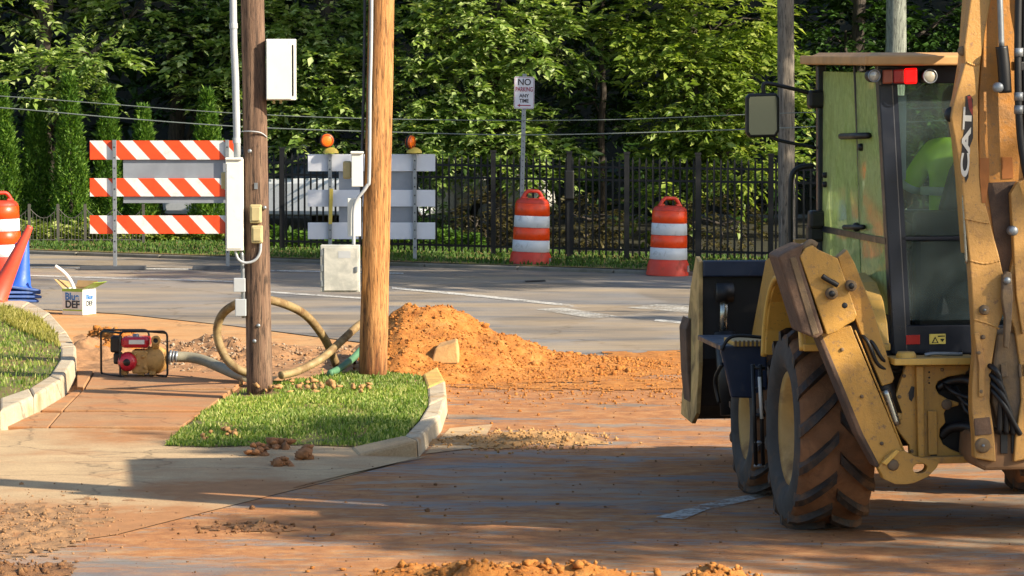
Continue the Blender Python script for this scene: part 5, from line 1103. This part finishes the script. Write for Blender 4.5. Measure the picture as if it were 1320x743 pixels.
# rear frame ---------------------------------------------------------------------------------------------
RF = -0.80
fr_ = plate('rear_frame', [(1168,471), (1259,471), (1259,483), (1240,483), (1222,486), (1209,492), (1206,500), (1210,508), (1222,515), (1236,519), (1236,523), (1220,527), (1217,533), (1219,545), (1212,553), (1211,563), (1216,573), (1227,580), (1240,585), (1240,590), (1173,591), (1172,574), (1160,559), (1148,541), (1148,531), (1158,500)], RF, 0.05, M_CAT)
bx('frame_dark_fill', -0.30, 0.34, RF+0.10, RF+0.30, 0.52, 1.08, M_DARK)  # black box stands in for the shaded interior behind the cutouts
plate('frame_rib', [(1181,472), (1191,472), (1192,590), (1184,590)], RF-0.045, 0.045, M_CAT, fr_)
plate('top_flange', [(1153,463), (1262,461), (1262,470.5), (1153,471.5)], RF-0.13, 0.24, M_CATL, fr_); plate('bottom_flange', [(1172,590.5), (1258,588), (1258,597), (1172,599)], RF-0.08, 0.16, M_CAT, fr_)
plate('dark_slot_plate', [(1172,515), (1171,507), (1175,498), (1179,499), (1178,512), (1175,518)], RF-0.003, 0.01, M_DARK, fr_, 0); pcyl('boss', 1157, 538, RF-0.02, 0.030, 0.03, MATS['rim_cream_yellow'], fr_); pcyl('boss', 1221, 522, RF-0.02, 0.032, 0.03, M_MUDG, fr_); pcyl('hole', 1204, 588, RF-0.01, 0.02, 0.02, M_DARK, fr_)  # slot and holes are painted on as dark plates, not cut through
c = ML(1168, 463, RF-0.02); MB().lathe([(0.062,0.0),(0.062,0.025),(0.05,0.045),(0.0,0.046)], c, 20).build('top_cap', M_CATL, fr_, True)
for v in (480, 487, 494): pcyl('small_hole', 1198, v, RF-0.004, 0.006, 0.01, M_DARK, fr_)
ptube('hydraulic_line', [(1192,458,RF), (1205,456,RF), (1240,457,RF)], 0.012, M_GALV); ptube('hydraulic_line', [(1196,452,RF+.02), (1196,461,RF+.02)], 0.014, M_DARK); ptube('hydraulic_line', [(1238,452,RF+.02), (1238,461,RF+.02)], 0.014, M_DARK)
ptube('hydraulic_hose', [(1208,500,RF+0.06), (1225,492,RF+0.03), (1245,490,RF-0.04), (1262,498,RF-.1)], 0.030, M_DARK); ptube('hydraulic_hose', [(1212,562,RF+0.06), (1225,552,RF+0.03), (1245,550,RF-0.04), (1262,556,RF-.1)], 0.032, M_DARK)
ring_o = [(1132,598), (1146,585), (1160,577), (1176,588), (1212,594), (1208,603), (1196,615), (1178,623), (1160,626), (1144,622), (1133,612)]
hole = [(1186+9*math.cos(a)*1.0-3*math.sin(a), 604-6*math.sin(a)-3*math.cos(a)) for a in np.linspace(0, 2*math.pi, 12)[:-1]]
# bracket with a real hole: outer and inner loops bridged
no, nh = 22, 22
def resample(px, n):
    cx, cy = 1186, 604; out = []
    for i in range(n):
        a = 2*math.pi*i/n; d = Vector((math.cos(a), math.sin(a))); best = 0
        for j in range(len(px)):
            p, q_ = Vector(px[j])-Vector((cx, cy)), Vector(px[(j+1) % len(px)])-Vector((cx, cy)); e = q_-p; den = d.x*e.y-d.y*e.x
            if abs(den) < 1e-9: continue
            t = (p.x*e.y-p.y*e.x)/den; s = (p.x*d.y-p.y*d.x)/den
            if t > 0 and -1e-6 <= s <= 1+1e-6: best = max(best, t)
        out.append((cx+d.x*best, cy+d.y*best))
    return out
ro, rh = resample(ring_o, no), resample(hole, nh); V = [ML(u, v, LS-0.03) for u, v in ro]+[ML(u, v, LS-0.03) for u, v in rh]; V += [p+Vector((0, 0.09, 0)) for p in V[:44]]
Fs = []
for i in range(22):
    j = (i+1) % 22; Fs += [(i, i+22, j+22, j), (44+i, 44+j, 66+j, 66+i), (i, j, 44+j, 44+i), (22+i, 66+i, 66+j, 22+j)]
MB().add(V, Fs).build('leg_bracket', M_CAT, bh, bevel=0.004)
plate('bracket_edge', [(1137,597), (1155,580), (1160,582), (1143,600)], LS-0.05, 0.05, MATS['machine_yellow_clean'], None, 0.003)
# right stabiliser, mirrored and mostly out of the frame
for o in [st_, cv, pad]:
    for q_ in [o]+list(o.children):
        me = q_.data.copy(); me.transform(Matrix.Diagonal((-1, 1, 1, 1))); me.flip_normals(); c_ = link(q_.name.split('.')[0], me, None, bh, bevel=0.006)
# boom ----------------------------------------------------------------------------------------------------
BY = -1.22
left = [(1249,-60), (1251,0), (1243,60), (1244,82), (1236,110), (1229,135), (1226,152), (1231,180), (1239,226), (1244,280), (1250,335), (1255,410), (1257,454), (1253,500), (1253,530), (1256,560), (1257,591), (1284,596), (1282,560), (1276,518), (1278,472), (1286,425), (1297,395), (1299,380), (1288,330), (1276,285), (1264,240), (1261,180), (1261,121), (1264,80), (1272,30), (1278,0), (1280,-60)]
bm_ = plate('boom', left, BY, 0.10, M_CATB, None, 0.008)
cxm = 0.012
def mirror_plate(name, px, ly, th, m, par):
    pts = [ML(u, v, ly) for u, v in px]; return MB().prism([(2*cxm-p.x, p.y, p.z) for p in pts], (0, th, 0)).build(name, m, par, bevel=0.008)
mirror_plate('boom_side', left, BY, 0.10, M_CATB, bm_)
plate('boom_flank', [(1262,-60), (1275,-60), (1262,80), (1258,121), (1258,226), (1272,285), (1262,330), (1256,330), (1248,226), (1240,150), (1252,80)], BY+0.10, 0.35, M_CATB, bm_)
plate('boom_back', [(1276,-60), (1326,-60), (1334,20), (1342,120), (1344,230), (1326,330), (1305,395), (1295,395), (1280,330), (1262,230), (1262,120), (1266,70)], BY+0.06, 0.05, paint('machine_yellow_inner_plate', '#bb7f36', amt=0.45), bm_)
plate('mud_patch', [(1272,236), (1310,234), (1311,330), (1303,372), (1296,372), (1284,320)], BY+0.052, 0.01, M_MUD, bm_, 0); plate('worn_pad', [(1263,204), (1275,204), (1275,228), (1271,262), (1266,262), (1263,228)], BY-0.004, 0.006, mat('rust_wear', '#a5642c', 0.7, var=.2), bm_, 0); plate('worn_pad', [(1291,203), (1305,203), (1306,230), (1292,231)], BY+0.052, 0.008, MATS['rust_wear'], bm_, 0)
# swing casting and the folded bucket behind it
sw = plate('swing_casting', [(1284,432), (1340,425), (1346,470), (1345,556), (1290,556), (1280,520), (1280,470)], BY+0.02, 0.35, M_MUDG, None, 0.02)
for u in (1290, 1313): plate('casting_lug', [(u,470), (u+8,469), (u+9,486), (u+1,487)], BY+0.0, 0.03, M_MUDG, sw, 0.004)
plate('swing_base', [(1256,590), (1258,560), (1345,555), (1346,600), (1320,606), (1270,607), (1258,600)], BY+0.04, 0.42, mat('brown_base_casting', '#7a5a3c', .8, var=.25, scale=6), None, 0.02)
for u0 in (1290, 1304, 1322): plate('casting_gap', [(u0,557), (u0+9,557), (u0+9,585), (u0,585)], BY+0.026, 0.03, M_DARK, sw, 0.002)
# link plates on the right
lk = plate('bucket_link', [(1293,356), (1298,350), (1304,352), (1306,380), (1304,420), (1300,450), (1295,448), (1296,410), (1292,385)], BY-0.06, 0.05, M_MUDG, None, 0.006); pcyl('link_pin', 1299, 362, BY-0.08, 0.022, 0.05, M_GALV, lk); pcyl('link_pin', 1307, 298, BY-0.05, 0.030, 0.06, M_GALV, lk)
plate('dipper_side', [(1303,250), (1312,235), (1330,230), (1340,400), (1318,432), (1310,380)], BY-0.03, 0.06, M_CATB, None, 0.006)
# hoses and fittings on the boom
ptube('boom_hose', [(1286,-60,BY-0.05), (1289,0,BY-0.05), (1291,60,BY-0.05)], 0.018, M_GALV); ptube('boom_hose', [(1291,60,BY-0.06), (1294,85,BY-0.06), (1296,120,BY-0.06)], 0.038, M_DARK); pcyl('hose_eye', 1288, 113, BY-0.12, 0.03, 0.05, M_GALV)
ptube('boom_hose', [(1314,-60,BY-0.08), (1312,60,BY-0.08), (1314,160,BY-0.08), (1322,220,BY-0.08), (1334,260,BY-.08)], 0.022, M_DARK); ptube('boom_hose', [(1322,-60,BY-0.05), (1320,80,BY-0.05), (1324,200,BY-0.05)], 0.02, M_DARK)
for v in (73, 130, 147): a = ML(1313, v, BY-0.08); MB().tube([a, a+Vector((0,0,0.05))], 0.028, 12).build('hose_fitting', M_GALV, bh, True)
bx('hose_clamp', ML(1303,85,BY).x, ML(1316,85,BY).x, BY-0.07, BY+0.0, ML(0,92,BY).z, ML(0,80,BY).z, M_DARK)
pcyl('boom_pin', 1230, 148, BY+0.03, 0.05, 0.05, M_DARK); pcyl('boom_pin', 1243, 66, BY+0.02, 0.03, 0.05, M_MUDG)
ptube('safety_chain', [(1243,235,BY+0.02), (1242,262,BY+0.02), (1244,300,BY+0.02), (1246,340,BY+0.02)], 0.009, M_CHROME)
# stick folded up against the boom, above the frame; tip drawn out overlong to push its shadow out of view
MB().prism([(-0.13, BY+0.10, 3.2), (0.15, BY+0.10, 3.2), (0.14, BY+0.12, 3.9), (0.06, BY+0.14, 4.75), (-0.03, BY+0.14, 4.75), (-0.12, BY+0.12, 3.9)], (0, 0.30, 0.0)).build('stick', M_CATB, bh, bevel=0.02)
def weld(px, ly, r=0.006):
    pts = smoothpath([ML(u, v, ly) for u, v in px], 10); MB().tube(pts, [r*(1+0.35*((i*7) % 3-1)) for i in range(len(pts))], 6).build('weld_bead', M_CATB, bm_, True)
weld([(1243,282), (1262,286), (1275,288)], BY-0.001); weld([(1250,336), (1270,340), (1288,336)], BY-0.001); weld([(1255,412), (1275,418), (1288,424)], BY-0.001); weld([(1246,80), (1255,84), (1263,82)], BY-0.001)
for u, v in ((1268,435), (1265,505), (1268,572), (1262,455)): pcyl('bolt', u, v, BY-0.02, 0.014, 0.025, M_MUDG, bm_, 8)
for u, v, r in ((1268,575,0.045), (1270,400,0.030)): pcyl('pivot_pin', u, v, BY-0.035, r, 0.05, M_MUDG, bm_); pcyl('grease_nipple', u, v, BY-0.05, 0.009, 0.02, M_GALV, bm_, 8)
plate('gusset', [(1256,430), (1262,428), (1270,470), (1268,512), (1262,512), (1262,470)], BY-0.018, 0.018, M_CATB, bm_, 0.003); plate('wear_strip', [(1256,540), (1276,538), (1279,560), (1257,562)], BY-0.012, 0.012, M_MUD, bm_, 0.003)
for k in range(4): ptube('swing_hose', [(1248+k*3,482+k*7,RF-0.02), (1262+k*4,470+k*10,BY+0.12-0.02*k), (1282+k*3,476+k*14,BY-0.03), (1290+k*6,500+k*16,BY-0.02), (1288+k*9,560,BY)], 0.017, M_DARK)
for k in range(3): ptube('frame_hose', [(1214+k*7,492+k*2,RF+0.05), (1228+k*5,505+k*3,RF-0.03), (1246,512+k*9,RF-0.06), (1262,516+k*10,RF-0.12)], 0.015, M_DARK)
plate('stiffener', [(1196,530), (1208,530), (1209,586), (1197,587)], RF-0.02, 0.02, M_CAT, fr_, 0.004)
for u, v in ((1160,512), (1166,485), (1200,575), (1176,582), (1251,476), (1215,477)): pcyl('bolt', u, v, RF-0.016, 0.011, 0.02, M_MUDG, fr_, 8)
for a_, b_ in (((1102,426), (1135,506)), ((1135,506), (1166,584))): ptube('weld_bead', [(*a_, LS-0.001), (*b_, LS-0.001)], 0.006, M_CAT, st_, 6, 8)
for t_ in (0.15, 0.5, 0.85): pcyl('bolt', 1075+(1148-1075)*t_, 425+(598-425)*t_, LS-0.012, 0.012, 0.02, M_MUDG, st_, 8)
pcyl('pivot_pin', 1152, 600, LS-0.05, 0.035, 0.06, M_MUDG, st_); ptube('stabiliser_hose', [(1106,430,LS+0.06), (1118,440,LS+0.0), (1132,470,LS+0.02), (1150,478,LS+0.05), (1166,480,RF+0.08)], 0.012, M_DARK); ptube('stabiliser_hose', [(1112,428,LS+0.07), (1126,444,LS+0.02), (1140,466,LS+0.03), (1158,470,RF+0.08)], 0.012, M_DARK)
# decal
dk = plate('decal', [(1241,217), (1239.5,196), (1243,165), (1245,124), (1250,122), (1254,128), (1254.5,178), (1250,190), (1248.5,228), (1245,236)], BY-0.0025, 0.003, mat('decal_black', '#241d1c', 0.5), bm_, 0)
plate('decal_red', [(1247,124), (1252,124), (1254,140), (1254,150), (1249,140)], BY-0.0035, 0.002, mat('decal_red_print', '#8a2a22', 0.5), dk, 0)
a, b = ML(1243.6, 229, BY-0.004), ML(1248.2, 139, BY-0.004); dd = (b-a); ang = math.atan2(dd.z, dd.x); ln = dd.length
TX = Matrix.Translation((a+b)/2) @ Matrix.Rotation(-ang, 4, 'Y') @ FACE_CAM @ Matrix.Diagonal((ln/1.98, 0.068, 1, 1))
text_obj('lettering', 'CAT', 1.0, mat('decal_white', '#d8d2c6', 0.5), dk, TX, 0.002, 0.035)
# loader bucket, front fender, tilt cylinder --------------------------------------------------------------
BX0, BX1 = -1.10, 1.15
prof = [(3.32,1.50),(3.30,0.80),(3.42,0.45),(3.58,0.34),(4.02,0.36)]
pin = [(y+0.035 if i < 2 else y+0.01, z if i == 0 else z+0.035) for i, (y, z) in enumerate(prof)]
bk = MB().prism([(BX0+0.03, y, z) for y, z in prof+pin[::-1]], (BX1-BX0-0.06, 0, 0)).build('bucket', M_DARK, bh, bevel=0.004)
bx('bucket_lip', BX0+0.03, BX1-0.03, 3.245, 3.32, 1.39, 1.505, M_NAVY, bk, 0.01)
for x0 in (BX0, BX1-0.03): MB().prism([(x0, 3.27, 1.50), (x0, 3.25, 0.78), (x0, 3.36, 0.40), (x0, 3.55, 0.31), (x0, 4.05, 0.33), (x0, 3.90, 0.75), (x0, 3.62, 1.30), (x0, 3.40, 1.53)], (0.03, 0, 0)).build('bucket_side', mat('cream_bucket_side', '#c2a468', 0.5, var=.15, scale=4, dirt='#6a5436', damt=.5), bk, bevel=0.004)
for i in range(6): MB().box(BX0+0.1+i*0.4, BX0+0.2+i*0.4, 3.98, 4.20, 0.345, 0.385).build('tooth', M_MUDG, bk, bevel=0.008)
plate('edge_guard', [(884,425), (889,410), (893,420), (893,470), (890,520), (886,480)], 3.6, 0.3, M_MUD, bk, 0.01)
for s in (-1, 1):
    MB().tube([(s*0.93, 3.18, 1.26), (s*0.93, 3.22, 0.95)], 0.03, 10).build('cylinder_rod', M_CHROME, bh, True); MB().tube([(s*0.93, 3.16, 1.0), (s*0.90, 3.05, 0.42)], 0.075, 14).build('tilt_cylinder', M_DARK, bh, True)
    MB().lathe([(0,-0.06),(0.07,-0.06),(0.07,0.06),(0,0.06)], (s*0.93, 3.17, 1.28), 14, 'x').build('cylinder_eye', M_DARK, bh, True)
    MB().prism([(s*0.66, 1.35, 1.62), (s*0.66, 1.45, 1.75), (s*0.66, 2.5, 1.55), (s*0.66, 3.25, 0.75), (s*0.66, 3.22, 0.55), (s*0.66, 2.3, 1.25)], (s*0.10, 0, 0)).build('loader_arm', M_CAT, bh, bevel=0.01)
fl = MB().prism([(lambda p: p)(ML(u, v, 1.38)) for u, v in ((929,452), (934,446), (988,444), (990,514), (943,513), (936,480))], (0, 0.05, 0)).build('front_fender', M_NAVY, bh, bevel=0.012)
a, b = ML(930, 449, 1.38), ML(990, 446, 1.38); bx('fender_top', a.x, b.x, 1.43, 2.35, a.z-0.02, a.z+0.015, M_NAVY, fl)
a, b = ML(946, 447, 1.36), ML(990, 440, 1.36); stp = bx('step_plate', a.x, b.x, 1.36, 1.75, a.z, b.z, M_CATL)
for k in range(8): bx('step_tooth', a.x+0.004+k*(b.x-a.x)/8, a.x+0.018+k*(b.x-a.x)/8, 1.352, 1.36, a.z, b.z+0.006, M_MUDG, stp, 0)
ptube('brake_hose', [(930,452,1.36), (938,438,1.36), (952,433,1.36), (990,436,1.36)], 0.012, M_DARK); ptube('brake_hose', [(931,470,1.42), (922,490,1.6), (927,520,1.6)], 0.014, M_DARK)
for x_ in (974.5, 984): ptube('ladder_rail', [(x_-4,470,0.80), (x_,600,0.80)], 0.014, M_DARK, None, 8, 1)
for v in (474, 500, 535, 570, 600): ptube('ladder_rung', [(972,v,0.80), (986,v+1,0.80)], 0.012, M_GALV if v > 560 else M_DARK, None, 8, 1)
ptube('ladder_strip', [(979,486,0.79), (982,540,0.79)], 0.012, M_WHITE, None, 8, 1)

# ================================================================== OPERATOR
def skin(name, pts, edges, root_i, m, sub=2):
    me = bpy.data.meshes.new(name); me.from_pydata([p[0] for p in pts], edges, []); o = bpy.data.objects.new(name+'_tmp', me); COL.objects.link(o)
    o.modifiers.new('s', 'SKIN'); 
    for i, p in enumerate(pts): me.skin_vertices[0].data[i].radius = p[1] if hasattr(p[1], '__len__') else (p[1], p[1])
    me.skin_vertices[0].data[root_i].use_root = True
    sb = o.modifiers.new('d', 'SUBSURF'); sb.levels = sub; sb.render_levels = sub
    bpy.context.view_layer.update(); dg = bpy.context.evaluated_depsgraph_get(); res = bpy.data.meshes.new_from_object(o.evaluated_get(dg)); bpy.data.objects.remove(o)
    res.name = name; res.materials.clear(); res.materials.append(m); res.polygons.foreach_set('use_smooth', [True]*len(res.polygons)); return res
M_SKIN = mat('skin', '#8a5f48', 0.6, var=.08); M_TROUS = mat('dark_trousers', '#22262e', 0.85); M_VEST = mat('hi_vis_green', '#c4f23c', 0.7, var=.10, scale=8); M_HAIR = mat('dark_hair', '#1c1613', 0.7)
PX = 0.08; PY = 0.34
J = [((PX,PY,1.70),(0.17,0.13)), ((PX,PY+.01,1.95),(0.17,0.125)), ((PX,PY-.02,2.22),(0.20,0.13)), ((PX,PY-.01,2.42),(0.09,0.08)), ((PX,PY+.01,2.50),(0.058,0.058)), ((PX,PY+.04,2.58),(0.075,0.085)), ((PX,PY+.04,2.68),(0.08,0.095)), ((PX,PY+.04,2.75),(0.05,0.06)),
     ((PX-.19,PY,2.36),.065), ((PX-.30,PY+.10,2.10),.052), ((PX-.26,PY+.34,2.02),.042), ((PX-.24,PY+.43,2.02),.036), ((PX+.19,PY,2.36),.065), ((PX+.28,PY+.10,2.10),.052), ((PX+.22,PY+.36,2.04),.042), ((PX+.20,PY+.45,2.04),.036),
     ((PX-.11,PY+.05,1.68),.10), ((PX-.14,PY+.48,1.68),.078), ((PX-.14,PY+.50,1.30),.055), ((PX-.14,PY+.66,1.25),.045), ((PX+.11,PY+.05,1.68),.10), ((PX+.14,PY+.48,1.68),.078), ((PX+.14,PY+.50,1.30),.055), ((PX+.14,PY+.66,1.25),.045)]
E = [(0,1),(1,2),(2,3),(3,4),(4,5),(5,6),(6,7),(2,8),(8,9),(9,10),(10,11),(2,12),(12,13),(13,14),(14,15),(0,16),(16,17),(17,18),(18,19),(0,20),(20,21),(21,22),(22,23)]
for s, h in ((-1, 11), (1, 15)):
    hp = Vector(J[h][0])
    for k in range(4):
        b0 = len(J); J.append(((hp.x+s*(0.03-0.02*k), hp.y+0.05, hp.z+0.01), .010)); J.append(((hp.x+s*(0.03-0.02*k), hp.y+0.085, hp.z-0.012-0.004*k), .009)); J.append(((hp.x+s*(0.03-0.02*k), hp.y+0.085, hp.z-0.045), .008)); E += [(h, b0), (b0, b0+1), (b0+1, b0+2)]
    b0 = len(J); J.append(((hp.x-s*0.04, hp.y+0.02, hp.z), .011)); J.append(((hp.x-s*0.05, hp.y+0.06, hp.z-0.02), .009)); E += [(h, b0), (b0, b0+1)]
pe = empty('person', BO+_fx*PX+_fy*PY+Vector((0,0,1.55)), 'operator in a bright green high-visibility top sitting in the cab', 'person', rz=PSI)
off = Vector((PX, PY, 1.55)); J2 = [(tuple(Vector(p)-off), r) for p, r in J]
link('body', skin('body', J2, E, 0, M_SKIN), None, pe)
ti = [0,1,2,3,8,9,12,13]; mp = {j: i for i, j in enumerate(ti)}; gr = lambda r: tuple(x+0.022 for x in r) if hasattr(r, '__len__') else r+0.022
TJ = [(J2[j][0], gr(J2[j][1])) for j in ti]; TE = [(mp[a], mp[b]) for a, b in E if a in mp and b in mp]
link('shirt', skin('shirt', TJ, TE, 0, M_VEST), None, pe)
ti = [0,16,17,18,20,21,22]; mp = {j: i for i, j in enumerate(ti)}; link('trousers', skin('trousers', [(J2[j][0], gr(J2[j][1])) for j in ti], [(mp[a], mp[b]) for a, b in E if a in mp and b in mp], 0, M_TROUS), None, pe)
hc = Vector((0, 0.045, 1.10)); MB().lathe([(0.0,0.155),(0.055,0.145),(0.088,0.10),(0.098,0.04),(0.094,0.0)], hc-Vector((0,0.01,0.02)), 18).build('hair', M_HAIR, pe, True)
for s in (-1, 1):
    MB().lathe([(0,-.012),(.010,-.009),(.013,0)], hc+Vector((s*0.032, 0.088, -0.02)), 8, 'y').build('eye', M_DARK, pe, True)
    MB().lathe([(0,-.008),(.022,-.006),(.026,0),(.022,.006),(0,.008)], hc+Vector((s*0.082, 0.0, -0.03)), 10, 'x').build('ear', M_SKIN, pe, True)
MB().tube([hc+Vector((0,0.085,-0.01)), hc+Vector((0,0.108,-0.05)), hc+Vector((0,0.085,-0.06))], [0.008, 0.016, 0.010], 8).build('nose', M_SKIN, pe, True)
MB().tube([hc+Vector((-0.024,0.080,-0.09)), hc+Vector((0,0.088,-0.09)), hc+Vector((0.024,0.080,-0.09))], 0.006, 6).build('mouth', mat('lips', '#6e3f36', .6), pe, True)
bd = MB().lathe([(0.232,0.0),(0.240,0.004),(0.240,0.05),(0.232,0.054)], (0,0,0), 28).build('reflective_band', M_REFL_W, pe, True); bd.location = (0, -0.005, 0.53); bd.scale = (1, 0.72, 1)
a, b = Vector(J2[8][0]), Vector(J2[9][0]); MB().tube([a.lerp(b, .78), a.lerp(b, .93)], [0.082, 0.080], 14).build('reflective_stripe', M_REFL_W, pe, True)

# ================================================================== PARKED CARS BEHIND THE FENCE
def car(label, x, y, rz, body_m):
    root = empty('parked_car', (x, y, 0), label, 'car', 'pale cars parked behind the fence', rz=rz)
    lower = [(-2.25,0.35),(-2.3,0.62),(-2.2,0.86),(-1.3,0.95),(0.9,0.98),(1.9,0.90),(2.2,0.72),(2.25,0.38)]
    MB().prism([(x_, -0.88, z) for x_, z in lower], (0, 1.76, 0)).build('body', body_m, root, bevel=0.08)
    roofp = [(-1.95,0.93),(-1.45,1.38),(-0.9,1.47),(0.2,1.45),(1.05,0.97)]
    MB().add([(x_, -0.78+0.14*(z > 1.2), z) for x_, z in roofp]+[(x_, 0.78-0.14*(z > 1.2), z) for x_, z in roofp], [(0,1,2,3,4), (9,8,7,6,5)]+[(i, i+5, i+6, i+1) for i in range(4)]).build('cabin', mat('car_dark_glass', '#1c2228', 0.1, var=.05), root, bevel=0.02)
    MB().prism([(-1.40,-0.60,1.40),(0.15,-0.60,1.46),(0.15,0.60,1.46),(-1.40,0.60,1.40)], (0,0,0.05)).build('roof', body_m, root, bevel=0.03)
    for wx in (-1.35, 1.4):
        for wy in (-0.86, 0.86):
            w_ = MB().lathe([(0.0,-0.08),(0.20,-0.08),(0.21,-0.1),(0.30,-0.10),(0.32,-0.06),(0.32,0.06),(0.30,0.1),(0.0,0.1)], (wx, wy, 0.32), 22, 'y').build('wheel', M_BLACK, root, True); MB().lathe([(0,-0.112),(0.10,-0.112),(0.19,-0.102)], (wx, wy, 0.32), 16, 'y').build('rim', M_GALV, w_, True)
    for s in (-1, 1): MB().box(-2.31,-2.22, s*0.6-0.18, s*0.6+0.18, 0.62, 0.76).build('headlight', mat('lamp_clear', '#c8ccd0', .2), root, bevel=.03)
M_CARW = mat('white_car_paint', '#cfd4da', 0.25, var=.03, coat=.6)
car('silver white car parked behind the fence between the poles', -3.3, 61.0, R(-16), M_CARW)
car('white car parked behind the fence left of the sign drum', -1.6, 63.0, R(-10), mat('pale_car_paint', '#d8d8d4', .25, var=.03, coat=.6))
